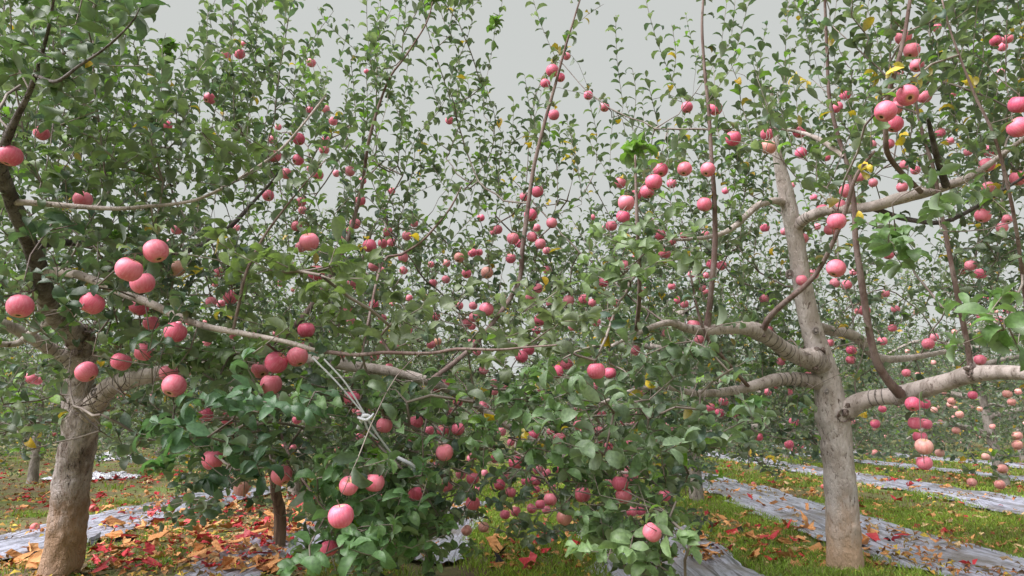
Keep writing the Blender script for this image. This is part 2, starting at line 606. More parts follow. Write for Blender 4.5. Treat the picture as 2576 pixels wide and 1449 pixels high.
class Leaves:
    def __init__(self):
        self.p, self.d, self.u, self.l, self.c = [], [], [], [], []

    def add(self, p, d, u, l, c=None):
        self.p.append(p); self.d.append(d); self.u.append(u); self.l.append(l); self.c.append(c)

    def shoot(self, pts, spacing=0.03, size=0.07, start=0.0, r=rng, cc=None, droop=0.0, dens=1.0):
        """leaves set round a twig, petioles up and blades arching over"""
        seg = np.linalg.norm(np.diff(pts, axis=0), axis=1)
        L = np.concatenate([[0], np.cumsum(seg)])
        tot = L[-1]
        s = start + spacing * r.random()
        az = r.random() * 6.28
        while s < tot:
            i = min(np.searchsorted(L, s) - 1, len(seg) - 1)
            i = max(i, 0)
            t = (s - L[i]) / (seg[i] + 1e-9)
            p = pts[i] * (1 - t) + pts[i + 1] * t
            tg = nrm(pts[i + 1] - pts[i])
            az += 2.4 + r.normal(0, 0.3)
            if r.random() < dens:
                a = np.array([math.cos(az), math.sin(az), 0.0])
                side = nrm(a - tg * (a @ tg))
                el = r.uniform(0.25, 1.1) - droop
                d = nrm(side + tg * el + np.array([0, 0, 0.15 - droop]))
                up = nrm(tg * 0.9 + np.array([0, 0, 0.8]) + r.normal(0, 0.25, 3))
                frac = s / tot
                l = size * (0.75 + 0.5 * r.random()) * (1.0 if frac < 0.75 else 1.0 - 0.9 * (frac - 0.75))
                self.add(p, d, up, l, cc)
            s += spacing * (0.6 + 0.8 * r.random())

    def rosette(self, p, ax, k, size, r=rng, cc=None):
        for _ in range(k):
            a = r.normal(0, 1, 3)
            d = nrm(nrm(a) + ax * 0.6 + np.array([0, 0, 0.15]))
            up = nrm(ax + np.array([0, 0, 1.0]) + r.normal(0, 0.4, 3))
            self.add(p, d, up, size * r.uniform(0.7, 1.2), cc)

    def final(self, r, yellow=0.02, bright=0.05):
        p = np.array(self.p); d = np.array(self.d); u = np.array(self.u); l = np.array(self.l)
        c = leaf_colors(len(p), r, yellow, bright)
        for i, cc in enumerate(self.c):
            if cc is not None:
                c[i] = np.array(cc) * (0.75 + 0.5 * r.random())
        return p, d, u, l, c


# ---------------------------------------------------------------- growing skeleton
class Skel:
    def __init__(self, cap=60000):
        self.pos = np.zeros((cap, 3))
        self.par = np.full(cap, -1)
        self.fix = np.zeros(cap)
        self.cnt = np.zeros(cap)
        self.n = 0
        self.chains = []

    def _add(self, p, par, fix=0.0):
        i = self.n
        self.pos[i] = p
        self.par[i] = par
        self.fix[i] = fix
        self.n += 1
        return i

    def nearest(self, p, zpen=0.0):
        q = self.pos[:self.n]
        d = np.linalg.norm(q - p, axis=1)
        if zpen >= 1.0:
            hd = np.hypot(q[:, 0] - p[0], q[:, 1] - p[1])
            d = d + zpen * np.maximum(0, q[:, 2] - p[2] + 0.8 * hd)
        elif zpen:
            d = d + zpen * np.maximum(0, q[:, 2] - p[2])
        return int(np.argmin(d)), float(d.min())

    def limb(self, pts, rad, attach=True):
        par = self.nearest(pts[0])[0] if (attach and self.n) else -1
        for p, r_ in zip(pts, rad):
            par = self._add(p, par, r_)

    def grow(self, target, zpen=0.5, sag=0.12, extra=None, step=0.09, maxd=None):
        i, _c = self.nearest(target, zpen)
        d = float(np.linalg.norm(self.pos[i] - target))
        if maxd is not None and d > maxd:
            return None
        p0 = self.pos[i]
        d = np.linalg.norm(target - p0)
        mid = (p0 + target) / 2 + rng.normal(0, 0.10, 3) * d + np.array([0, 0, -sag * d])
        k = max(1, int(d / step))
        ch = [i]
        par = i
        for j in range(1, k + 1):
            t = j / k
            q = (1 - t) ** 2 * p0 + 2 * t * (1 - t) * mid + t * t * target
            q = q + rng.normal(0, 0.006, 3)
            par = self._add(q, par)
            ch.append(par)
        if extra is not None:
            for q in extra:
                par = self._add(q, par)
                ch.append(par)
        j = par
        while j >= 0:
            self.cnt[j] += 1
            j = self.par[j]
        self.chains.append(ch)
        return ch

    def tubes(self, tb, rmin=0.0016, k=5, pw=0.46):
        for ch in self.chains:
            c_ = np.array(ch)
            rad = rmin * np.maximum(self.cnt[c_], 1) ** pw
            par_fix = self.fix[c_[0]]
            if par_fix > 0:
                rad[0] = min(rad[1], par_fix)
            rad = np.minimum(rad, 0.0055)
            ln = len(rad)
            if ln > 3:
                rad[-1] *= 0.6
            tb.add(self.pos[c_], rad, k=k)


def shoot_path(p, length, lean, r=rng, up=1.0, n_=5):
    d = nrm(np.array([lean[0], lean[1], up]) + r.normal(0, 0.12, 3))
    out, q = [], np.array(p, float)
    for i in range(n_):
        q = q + d * length / n_
        d = nrm(d + r.normal(0, 0.05, 3) + np.array([0, 0, 0.04 * up]))
        out.append(q.copy())
    return out

# ================================================================ THE SETTING
def gh(x, y):
    return 0.035 * noise.noise(Vector((x * 0.6, y * 0.6, 0))) + 0.012 * noise.noise(Vector((x * 3, y * 3, 5)))


gx = np.concatenate([np.linspace(-400, -16, 14)[:-1], np.linspace(-16, 18, 150), np.linspace(18, 400, 14)[1:]])
gy = np.concatenate([np.linspace(-60, -2, 6)[:-1], np.linspace(-2, 26, 130), np.linspace(26, 60, 24)[1:], np.linspace(60, 900, 12)[1:]])
gv = [(x, y, gh(x, y) if abs(x) < 30 and y < 60 else 0.0) for y in gy for x in gx]
nx = len(gx)
gf = [(j * nx + i, j * nx + i + 1, (j + 1) * nx + i + 1, (j + 1) * nx + i) for j in range(len(gy) - 1) for i in range(nx - 1)]
tag(mesh_obj("ground", gv, gf, M_SOIL), kind="structure")

# reflective film laid along the rows (rows run along +Y): x0, x1, y0, y1
FILMS = [
    (-4.32, -3.36, 3.5, 9.8, "silver reflective film strip crossing behind the leaning left trunk", "film"),
    (-2.15, -1.62, 3.2, 6.4, "grey crumpled film strip beneath the low boughs beside the brown stake", "film"),
    (-0.95, -0.45, 4.6, 8.0, "short grey film strip seen through the gap under the middle boughs", "film"),
    (0.42, 1.42, 3.4, 6.0, "crumpled silver film littered with brown leaves at the bottom centre", "film"),
    (2.32, 3.30, 3.3, 13.0, "wide silver film strip passing right behind the right trunk", "film"),
    (4.95, 6.05, 4.0, 22.0, "silver film strip before the grey leaning trunk at the right edge", "film"),
    (7.60, 8.35, 6.0, 26.0, "narrow far film strip behind the grey leaning trunk at the right", "film"),
    (9.9, 11.2, 8.0, 30.0, "farthest of the film strips in the right of the orchard", "film"),
]


def film_strip(x0, x1, y0, y1, label, cat, seed):
    nxs, nys = 40, int((y1 - y0) / 0.07)
    V, UVs = [], []
    r = np.random.default_rng(seed)
    for j in range(nys + 1):
        y = y0 + (y1 - y0) * j / nys
        e0 = 0.20 * noise.noise(Vector((y * 1.1, seed, 0))) + 0.09 * noise.noise(Vector((y * 4, seed, 3))) + 0.04 * noise.noise(Vector((y * 13, seed, 4)))
        e1 = 0.22 * noise.noise(Vector((y * 1.0, seed, 9))) + 0.09 * noise.noise(Vector((y * 4, seed, 13))) + 0.04 * noise.noise(Vector((y * 13, seed, 14)))
        for i in range(nxs + 1):
            s = i / nxs
            x = (x0 + e0) * (1 - s) + (x1 + e1) * s
            yy = y
            if j == 0 or j == nys:
                yy += 0.18 * noise.noise(Vector((x * 4, seed, j)))
            h = 0.034 * abs(noise.noise(Vector((x * 11 + 0.3 * noise.noise(Vector((x, y, 1))), y * 0.9, seed)))) + 0.014 * noise.noise(Vector((x * 30, y * 2.2, seed))) + 0.03 * max(0, noise.noise(Vector((x * 1.6, y * 1.3, seed + 4))))
            edge = min(s, 1 - s) * nxs
            h *= min(1, 0.3 + edge / 3)
            V.append((x, yy, gh(x, yy) + 0.022 + h))
            UVs.append((x, y))
    F = [(j * (nxs + 1) + i, j * (nxs + 1) + i + 1, (j + 1) * (nxs + 1) + i + 1, (j + 1) * (nxs + 1) + i) for j in range(nys) for i in range(nxs)]
    o = mesh_obj("reflective_film", V, F, M_FILM, origin=(x0, y0, 0))
    ul = o.data.uv_layers.new(name="UVMap")
    li = np.zeros(len(o.data.loops), dtype=np.int32)
    o.data.loops.foreach_get("vertex_index", li)
    ul.data.foreach_set("uv", np.array(UVs)[li].ravel())
    tag(o, label, "plastic film", "reflective film strips laid along the tree rows")


for k, a in enumerate(FILMS):
    film_strip(*a, seed=k + 1)


def on_film(x, y, pad=0.0):
    for f in FILMS:
        if f[0] - pad < x < f[1] + pad and f[2] < y < f[3]:
            return True
    return False


def foil_heap(c, rx, ry, hgt, label, seed):
    n1, n2 = 34, 18
    V = []
    for j in range(n2 + 1):
        for i in range(n1 + 1):
            a, b_ = i / n1 * 2 - 1, j / n2 * 2 - 1
            rr = math.hypot(a, b_)
            q = Vector((a * rx * 9, b_ * ry * 9, seed))
            x = c[0] + a * rx * (1 + 0.25 * noise.noise(q * 0.5)) + 0.03 * noise.noise(q * 3)
            y = c[1] + b_ * ry * (1 + 0.25 * noise.noise(q * 0.5 + Vector((9, 0, 0))))
            h = max(0, 1 - rr * rr) ** 0.6 * hgt * (0.75 + 0.5 * noise.noise(q)) + 0.03 * noise.noise(q * 2.5) + 0.02
            V.append((x, y, gh(x, y) + max(0.004, h)))
    F = [(j * (n1 + 1) + i, j * (n1 + 1) + i + 1, (j + 1) * (n1 + 1) + i + 1, (j + 1) * (n1 + 1) + i) for j in range(n2) for i in range(n1)
         if math.hypot(i / n1 * 2 - 1, j / n2 * 2 - 1) < 1.12 + 0.15 * noise.noise(Vector((i * 0.8, j * 0.8, seed)))]
    o = mesh_obj("foil_heap", V, F, M_FOIL, smooth=False, origin=(c[0], c[1], 0))
    tag(o, label, "plastic film", "heaps of gathered silver film on the left")


g1 = GP(290, 1158)
foil_heap((g1[0], g1[1]), 0.62, 0.35, 0.24, "white crumpled heap of silver film right of the left trunk, the farther one", 31)
g2 = GP(235, 1206)
foil_heap((g2[0], g2[1]), 0.80, 0.20, 0.13, "flat white heap of silver film partly behind the left trunk, the nearer one", 37)

# ================================================================ THE TWO NEAR TREES
zl = (GP(150, 1452) - CAM) @ FWD
zr = (GP(2127, 1440) - CAM) @ FWD


def thin(pts, f, vmin):
    return [(a[0], a[1], a[2], a[3] * (f if a[1] > vmin else 1)) for a in pts]


def wpath(pts):
    """(u, v, z, width) control points -> world points and radii"""
    p = np.array([P(a[0], a[1], a[2]) for a in pts])
    r_ = np.array([a[3] / 2 / FPX * a[2] for a in pts])
    return p, r_


KEEP = np.zeros((363, 644))            # depth of things that hang or stand clear of leaves
KP = np.zeros((363, 644))


def keep_disc(u, v, rad, z, p=0.85):
    x0, x1 = int((u - rad) / 4), int((u + rad) / 4) + 1
    y0, y1 = int((v - rad) / 4), int((v + rad) / 4) + 1
    for y in range(max(y0, 0), min(y1 + 1, 363)):
        for x in range(max(x0, 0), min(x1 + 1, 644)):
            if (x * 4 - u) ** 2 + (y * 4 - v) ** 2 <= rad * rad:
                if z > KEEP[y, x]:
                    KEEP[y, x] = z
                    KP[y, x] = max(p, KP[y, x])


def keep_path(pts, p=0.8, grow=1.0):
    for a, b_ in zip(pts[:-1], pts[1:]):
        k = max(2, int(math.hypot(b_[0] - a[0], b_[1] - a[1]) / 6))
        for j in range(k + 1):
            t = j / k
            q = [a[i] * (1 - t) + b_[i] * t for i in range(4)]
            keep_disc(q[0], q[1], max(4, q[3] / 2 * grow), q[2], p)


keep_path([(703, 1388, 4.6, 30), (694, 1250, 4.6, 28)], 0.93, 1.2)
TREE_L = empty("apple_tree", Vector(GP(150, 1470)))
tag(TREE_L, "big apple tree with rough leaning trunk at the left edge", "tree", "apple trees in the orchard rows")
TREE_R = empty("apple_tree", Vector(GP(2127, 1440)))
tag(TREE_R, "big apple tree with smooth pale trunk right of the middle", "tree", "apple trees in the orchard rows")
TREES = {"L": TREE_L, "R": TREE_R}
SK = {"L": Skel(), "R": Skel()}
SHOOTS = []

# trunks
LT = [(146, 1500, zl, 124), (150, 1450, zl, 114), (163, 1380, zl, 108), (176, 1250, zl, 102), (190, 1150, zl, 98), (202, 1080, zl, 97), (205, 1030, zl, 96),
      (200, 985, zl, 78), (200, 940, zl - .05, 66), (205, 880, zl - .1, 70), (200, 850, zl - .15, 66), (165, 820, zl - .35, 50), (128, 785, zl - .6, 44), (112, 730, zl - .9, 42),
      (90, 650, zl - 1.1, 38), (52, 560, zl - 1.3, 36), (16, 470, zl - 1.45, 34), (2, 400, zl - 1.55, 26), (30, 320, zl - 1.6, 18), (68, 245, zl - 1.65, 13), (92, 180, zl - 1.7, 12), (120, 80, zl - 1.75, 8), (140, -30, zl - 1.8, 5)]
RT = [(2126, 1475, zr, 104), (2127, 1440, zr, 99), (2124, 1380, zr, 92), (2118, 1280, zr, 86), (2110, 1180, zr, 82), (2102, 1100, zr, 82), (2095, 1050, zr, 90), (2085, 985, zr, 76), (2070, 920, zr, 68),
      (2048, 850, zr, 58), (2030, 780, zr, 54), (2016, 700, zr, 50), (2004, 620, zr, 47), (1990, 550, zr, 44), (1976, 480, zr, 42), (1962, 420, zr, 32), (1952, 370, zr, 22), (1948, 300, zr, 12), (1940, 220, zr - .05, 7)]


LT = thin(LT, 0.82, 990)
RT = thin(RT, 0.90, 300)


def build_trunk(key, pts, mat, tree, kk=64, rough=0.09, scars=()):
    p, r_ = resample(*wpath(pts), 0.014)
    u, v, _ = proj(p)
    dark = np.clip((770 - v) / 60, 0, 1) * 0.62 if key == "L" else np.zeros(len(p))  # left trunk turns darker towards its upper part
    r_ = r_.copy()
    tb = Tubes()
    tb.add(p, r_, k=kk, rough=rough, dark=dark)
    # root flare and pruning wounds as rings of swollen bark
    base = tree.location
    for (su, sv, z, rad) in scars:
        c_ = P(su, sv, z)
        th = np.linspace(0, 2 * math.pi, 12)
        ring = np.array([c_ + RGT * math.cos(a) * rad + UPV * math.sin(a) * rad * 1.25 for a in th])
        tb.add(ring, np.full(12, rad * 0.35), k=6, dark=np.full(12, 0.45), cap=False)
        tb.add(np.array([c_ + FWD * rad, c_ - FWD * rad * 0.15]), np.array([rad * 0.8, rad * 0.75]), k=8, dark=np.full(2, 0.6))
    o = tb.build("trunk", mat, tree, base)
    SK[key].limb(p[::4], r_[::4], attach=False)
    return o


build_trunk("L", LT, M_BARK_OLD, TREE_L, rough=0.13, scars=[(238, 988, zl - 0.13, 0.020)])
keep_path([a for a in LT if a[1] > 960], 0.97)
keep_path([a for a in LT if a[1] <= 960 and a[1] > 300], 0.6, 0.8)
build_trunk("R", RT, M_BARK_PALE, TREE_R, rough=0.07,
            scars=[(2052, 832, zr - 0.08, 0.016), (1986, 690, zr - 0.05, 0.02), (2072, 908, zr - 0.09, 0.018), (2080, 985, zr - 0.11, 0.012)])
keep_path([a for a in RT if a[1] > 400], 0.93, 1.0)


def limb(key, pts, mat, rings=None, keep=0.6, sides=12, rough=0.06, name="limb", swell=None):
    p, r_ = resample(*wpath(pts), 0.005 if rings else 0.03)
    u, v, _ = proj(p)
    dark = np.zeros(len(p))
    if rings:
        for (ru0, ru1, cnt) in rings:
            for c_ in np.linspace(ru0, ru1, cnt):
                i = int(np.argmin(np.abs(u - c_)))
                i += int(rng.integers(-1, 2))
                dark[i] = 0.8
                r_[i] *= 0.96
    if swell:
        for (su, sv, amt, wd) in swell:
            d = np.hypot(u - su, v - sv)
            r_ = r_ * (1 + amt * np.exp(-(d / wd) ** 2))
            dark = np.maximum(dark, 0.35 * np.exp(-(d / (wd * 0.7)) ** 2) * (rng.random(len(p)) < 0.5))
    tb = Tubes()
    tb.add(p, r_, k=sides, rough=rough, dark=dark)
    tree = TREES[key]
    o = tb.build(name, mat, tree, tree.location)
    st = 12 if rings else 2
    SK[key].limb(p[::st], r_[::st])
    if keep:
        keep_path(pts, keep)
    return p


M_BURL = bark_material("burl_bark", (0.20, 0.125, 0.10), (0.34, 0.27, 0.24), (0.06, 0.035, 0.03), bstr=1.0)


def burl(key, u, v, z, rad, cnt):
    r = np.random.default_rng(int(u))
    tb = Tubes()
    for _ in range(cnt):
        c_ = P(u + r.normal(0, rad * 0.52), v + r.normal(0, rad * 0.62), z + r.uniform(-0.5, 0.5) * rad / FPX * z)
        s_ = r.uniform(0.16, 0.38) * rad / FPX * z
        ax = nrm(r.normal(0, 1, 3))
        f = np.linspace(-1, 1, 7)
        tb.add(np.array([c_ + ax * s_ * 1.2 * q + r.normal(0, s_ * 0.1, 3) for q in f]), np.array([s_ * math.sqrt(max(0.02, 1 - q * q)) for q in f]), k=8, rough=0.25, dark=r.uniform(0, 0.5, 7))
    q = P(u, v, z)
    tb.add(np.array([q - FWD * 0.02, q + FWD * 0.02]), np.array([rad * 0.7 / FPX * z] * 2), k=10, rough=0.2)
    tb.build("burl", M_BURL, TREES[key], TREES[key].location)


burl("R", 2046, 905, zr - 0.075, 26, 34)
burl("R", 1905, 832, zr - 0.27, 15, 10)
burl("R", 2262, 985, zr - 0.30, 20, 16)
burl("R", 2448, 938, zr - 0.75, 20, 14)
burl("R", 2120, 1045, zr - 0.09, 22, 10)
burl("L", 205, 840, zl - 0.22, 34, 26)
# left tree limbs
limb("L", [(205, 1062, zl, 50), (225, 1035, zl - .02, 58), (250, 1003, zl - .05, 54), (280, 975, zl - .1, 52), (320, 957, zl - .15, 46), (370, 945, zl - .2, 40), (420, 935, zl - .25, 36), (520, 918, zl - .35, 32), (640, 905, zl - .45, 30),
           (780, 905, zl - .55, 29), (890, 922, zl - .62, 27), (985, 935, zl - .7, 25), (1080, 960, zl - .72, 22), (1190, 1015, zl - .5, 17), (1300, 1085, zl - .45, 15), (1400, 1140, zl - .45, 14), (1455, 1165, zl - .5, 13), (1520, 1185, zl - .6, 10), (1600, 1190, zl - 0.7, 7)],
     M_LIMB, rings=[(262, 330, 6)], keep=0, sides=20)
keep_path([(860, 918, zl - .6, 28), (985, 935, zl - .7, 25), (1080, 960, zl - .72, 20)], 0.8)
keep_path([(205, 1062, zl, 50), (250, 1003, zl - .05, 54), (280, 975, zl - .1, 52), (320, 957, zl - .15, 46), (400, 938, zl - .2, 38)], 0.96)
limb("L", [(205, 925, zl - .1, 40), (165, 900, zl - .15, 36), (130, 880, zl - .2, 34), (80, 850, zl - .3, 30), (20, 820, zl - .4, 28), (-60, 800, zl - .5, 24)], M_LIMB, rings=[(100, 180, 6)], keep=0.8)
limb("L", [(150, 800, zl - .5, 26), (90, 830, zl - .5, 18), (40, 865, zl - .5, 16), (-30, 862, zl - .6, 14)], M_LIMB, keep=0.6)
limb("L", [(100, 690, zl - 1.0, 26), (150, 684, zl - 1.1, 24), (190, 690, zl - 1.2, 22), (235, 705, zl - 1.25, 20), (320, 742, zl - 1.35, 20), (370, 760, zl - 1.4, 20), (430, 788, zl - 1.45, 19), (480, 808, zl - 1.5, 18), (520, 822, zl - 1.52, 17), (590, 835, zl - 1.56, 15), (660, 848, zl - 1.6, 13),
           (730, 862, zl - 1.62, 12), (800, 884, zl - 1.65, 11)],
     M_LIMB, keep=0.85, sides=10)
limb("L", [(795, 882, zl - 1.65, 10.5), (900, 893, zl - 1.7, 10), (960, 887, zl - 1.71, 9.5), (1080, 889, zl - 1.75, 8.5), (1150, 878, zl - 1.78, 7.5), (1250, 880, zl - 1.8, 6), (1330, 873, zl - 1.8, 5), (1400, 868, zl - 1.85, 4)],
     M_SPROUT, keep=0.6, sides=8)
limb("L", [(30, 508, zl - 1.4, 18), (100, 512, zl - 1.4, 15), (200, 520, zl - 1.4, 13), (300, 525, zl - 1.4, 11), (380, 518, zl - 1.38, 10), (440, 513, zl - 1.35, 9), (520, 493, zl - 1.35, 8), (640, 425, zl - 1.3, 7), (720, 362, zl - 1.25, 6), (820, 240, zl - 1.1, 5)], M_LIMB, keep=0.75, sides=8)
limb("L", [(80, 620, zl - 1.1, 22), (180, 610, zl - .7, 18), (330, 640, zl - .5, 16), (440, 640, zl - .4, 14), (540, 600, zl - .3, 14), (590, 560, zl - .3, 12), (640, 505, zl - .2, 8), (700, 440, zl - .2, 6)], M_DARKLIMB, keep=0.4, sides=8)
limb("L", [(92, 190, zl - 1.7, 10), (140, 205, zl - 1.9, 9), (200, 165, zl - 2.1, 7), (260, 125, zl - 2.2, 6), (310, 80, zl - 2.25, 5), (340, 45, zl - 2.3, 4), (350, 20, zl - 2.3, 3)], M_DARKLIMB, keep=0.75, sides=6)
limb("L", [(600, 905, zl - .45, 12), (690, 1060, zl - 1.0, 8), (740, 1170, zl - 1.4, 7), (800, 1260, zl - 1.6, 5), (860, 1330, zl - 1.7, 4)], M_SPROUT, keep=0.3, sides=8)
limb("L", [(585, 838, zl - 1.56, 9), (600, 770, zl - 1.56, 8), (618, 690, zl - 1.55, 8), (655, 610, zl - 1.5, 7), (700, 545, zl - 1.5, 6), (760, 470, zl - 1.5, 4), (820, 400, zl - 1.4, 3)], M_SPROUT, keep=0.7, sides=6)
limb("L", [(910, 892, zl - 1.5, 6), (960, 665, zl - .9, 7), (1010, 640, zl - .9, 7), (1060, 608, zl - .9, 6), (1100, 565, zl - .9, 6), (1135, 520, zl - .9, 5), (1160, 470, zl - .85, 3)], M_SPROUT, keep=0.6, sides=6)
limb("L", [(1080, 960, zl - .75, 14), (1200, 860, zl - .5, 11), (1300, 720, zl - .2, 12), (1315, 620, zl - .15, 12), (1338, 450, zl - .1, 11), (1352, 380, zl - .1, 10), (1375, 290, zl - .1, 9), (1395, 220, zl - .1, 8), (1425, 110, zl - .1, 6), (1465, -20, zl - .1, 4)], M_SPROUT, keep=0.6, sides=8)
limb("L", [(640, 905, zl - .45, 18), (760, 800, zl - .3, 15), (860, 640, zl - .2, 12), (908, 480, zl - .2, 9), (930, 345, zl - .3, 8), (975, 207, zl - .35, 6), (1019, 143, zl - .4, 5), (1072, 60, zl - .4, 4), (1088, 5, zl - .4, 3)], M_SPROUT, keep=0.55, sides=8)
# right tree limbs
limb("R", [(2078, 925, zr, 50), (2045, 905, zr - .06, 50), (2010, 897, zr - .1, 42), (1975, 880, zr - .15, 40), (1945, 858, zr - .2, 38), (1915, 838, zr - .23, 38), (1880, 826, zr - .28, 36), (1830, 825, zr - .33, 30), (1780, 832, zr - .4, 27), (1730, 826, zr - .5, 22), (1680, 812, zr - .6, 16), (1610, 835, zr - .8, 12), (1540, 870, zr - 1.0, 8)],
     M_LIMB, rings=[(1930, 1985, 6)], keep=0.93, sides=18, swell=[(2045, 905, 0.22, 22), (1905, 835, 0.15, 18)])
limb("R", [(2075, 965, zr, 40), (2030, 957, zr - .04, 36), (1990, 953, zr - .06, 34), (1945, 957, zr - .1, 32), (1900, 970, zr - .15, 28), (1850, 982, zr - .2, 24), (1800, 988, zr - .25, 20), (1740, 988, zr - .4, 16), (1680, 975, zr - .6, 13), (1600, 980, zr - .8, 10), (1500, 1020, zr - 1.1, 7)],
     M_LIMB, rings=[(1955, 2020, 6)], keep=0.9, sides=16)
limb("R", [(2090, 1052, zr, 66), (2125, 1035, zr - .04, 56), (2165, 1010, zr - .1, 44), (2210, 1000, zr - .18, 40), (2255, 995, zr - .25, 42), (2300, 985, zr - .35, 46), (2350, 970, zr - .5, 44), (2400, 955, zr - .6, 42), (2440, 942, zr - .7, 44), (2500, 937, zr - .85, 38), (2576, 938, zr - 1.0, 36), (2700, 950, zr - 1.2, 30)],
     M_LIMB, rings=[(2195, 2225, 3)], keep=0.93, sides=18, swell=[(2265, 985, 0.12, 20), (2445, 935, 0.12, 14)])
limb("R", [(1997, 580, zr, 34), (2012, 562, zr - .04, 30), (2035, 545, zr - .1, 27), (2080, 530, zr - .2, 25), (2150, 525, zr - .3, 24), (2200, 518, zr - .4, 26), (2260, 500, zr - .45, 30), (2320, 486, zr - .5, 28), (2380, 468, zr - .6, 24), (2440, 445, zr - .7, 19), (2500, 405, zr - .8, 14), (2600, 330, zr - 1.0, 9)],
     M_LIMB, rings=[(2015, 2040, 4)], keep=0.75, sides=14)
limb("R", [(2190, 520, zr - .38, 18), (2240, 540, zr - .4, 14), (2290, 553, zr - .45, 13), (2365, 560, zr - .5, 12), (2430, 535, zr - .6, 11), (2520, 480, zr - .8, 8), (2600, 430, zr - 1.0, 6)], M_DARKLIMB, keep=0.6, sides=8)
limb("R", [(1975, 512, zr, 22), (1950, 505, zr - .05, 18), (1910, 515, zr - .1, 17), (1880, 540, zr - .15, 16), (1850, 568, zr - .2, 15), (1810, 590, zr - .25, 13), (1750, 600, zr - .35, 9), (1690, 600, zr - .5, 7), (1620, 560, zr - .7, 5)], M_LIMB, keep=0.75, sides=10)
limb("R", [(2050, 820, zr, 30), (2090, 832, zr + .15, 27), (2130, 838, zr + .25, 26), (2170, 860, zr + .35, 27), (2210, 900, zr + .45, 22), (2290, 900, zr + .7, 16), (2400, 880, zr + 1.0, 10)], M_LIMB, keep=0.6, sides=10)
limb("R", [(1777, 835, zr - .4, 20), (1784, 780, zr - .42, 15), (1792, 700, zr - .45, 14), (1797, 640, zr - .45, 14), (1799, 580, zr - .45, 14), (1796, 480, zr - .45, 12), (1790, 400, zr - .45, 10), (1783, 280, zr - .45, 9), (1772, 170, zr - .45, 8), (1766, 60, zr - .45, 7), (1772, -30, zr - .45, 5)], M_SPROUT, keep=0.85, sides=8)
limb("R", [(2265, 992, zr - .35, 28), (2240, 965, zr - .38, 22), (2208, 915, zr - .42, 20), (2190, 850, zr - .45, 18), (2175, 760, zr - .48, 17), (2163, 680, zr - .5, 16), (2152, 600, zr - .5, 14), (2147, 500, zr - .5, 12), (2130, 410, zr - .5, 11), (2105, 330, zr - .5, 10), (2086, 240, zr - .5, 9), (2080, 120, zr - .5, 8), (2074, -20, zr - .5, 6)], M_SPROUT, keep=0.85, sides=8)
limb("R", [(2443, 945, zr - .7, 18), (2436, 880, zr - .72, 13), (2420, 800, zr - .75, 13), (2400, 700, zr - .8, 12), (2385, 620, zr - .8, 11), (2365, 520, zr - .82, 10), (2350, 430, zr - .85, 9), (2322, 340, zr - .85, 8), (2300, 240, zr - .85, 6)], M_SPROUT, keep=0.8, sides=8)
limb("R", [(1918, 835, zr - .25, 17), (1935, 800, zr - .35, 15), (1975, 760, zr - .45, 14), (2030, 715, zr - .55, 13), (2065, 670, zr - .6, 12), (2100, 600, zr - .7, 11), (2130, 520, zr - .75, 11), (2155, 440, zr - .8, 9), (2200, 380, zr - .85, 7)], M_SPROUT, keep=0.8, sides=8)
limb("R", [(2320, 486, zr - .5, 14), (2240, 400, zr - .8, 13), (2228, 330, zr - .9, 12), (2232, 250, zr - .95, 12), (2252, 180, zr - 1.0, 11), (2275, 90, zr - 1.0, 10), (2292, -20, zr - 1.0, 8)], M_SPROUT, keep=0.7, sides=8)
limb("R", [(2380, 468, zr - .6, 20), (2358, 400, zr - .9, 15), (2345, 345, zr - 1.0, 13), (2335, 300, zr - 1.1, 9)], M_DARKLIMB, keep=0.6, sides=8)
limb("R", [(2122, 395, zr - .5, 12), (2090, 370, zr - .45, 14), (2050, 345, zr - .4, 12), (2000, 330, zr - .3, 8), (1930, 320, zr - .3, 6)], M_LIMB, keep=0.6, sides=8)
limb("R", [(1885, 975, zr - .18, 10), (1850, 935, zr - .3, 9), (1815, 895, zr - .4, 9), (1785, 860, zr - .5, 8), (1760, 800, zr - .55, 7), (1745, 730, zr - .55, 6), (1735, 680, zr - .55, 5)], M_SPROUT, keep=0.6, sides=6)
limb("R", [(2600, 940, zr - 1.0, 14), (2560, 600, zr - 1.3, 10), (2510, 370, zr - 1.4, 8), (2450, 233, zr - 1.4, 7), (2394, 87, zr - 1.4, 5), (2370, 0, zr - 1.4, 4)], M_SPROUT, keep=0.5, sides=6)
limb("R", [(1600, 835, zr - .8, 12), (1608, 760, zr - 1.1, 11), (1608, 680, zr - 1.2, 10), (1603, 560, zr - 1.25, 9), (1600, 470, zr - 1.25, 7), (1598, 390, zr - 1.25, 5)], M_SPROUT, keep=0.75, sides=6)

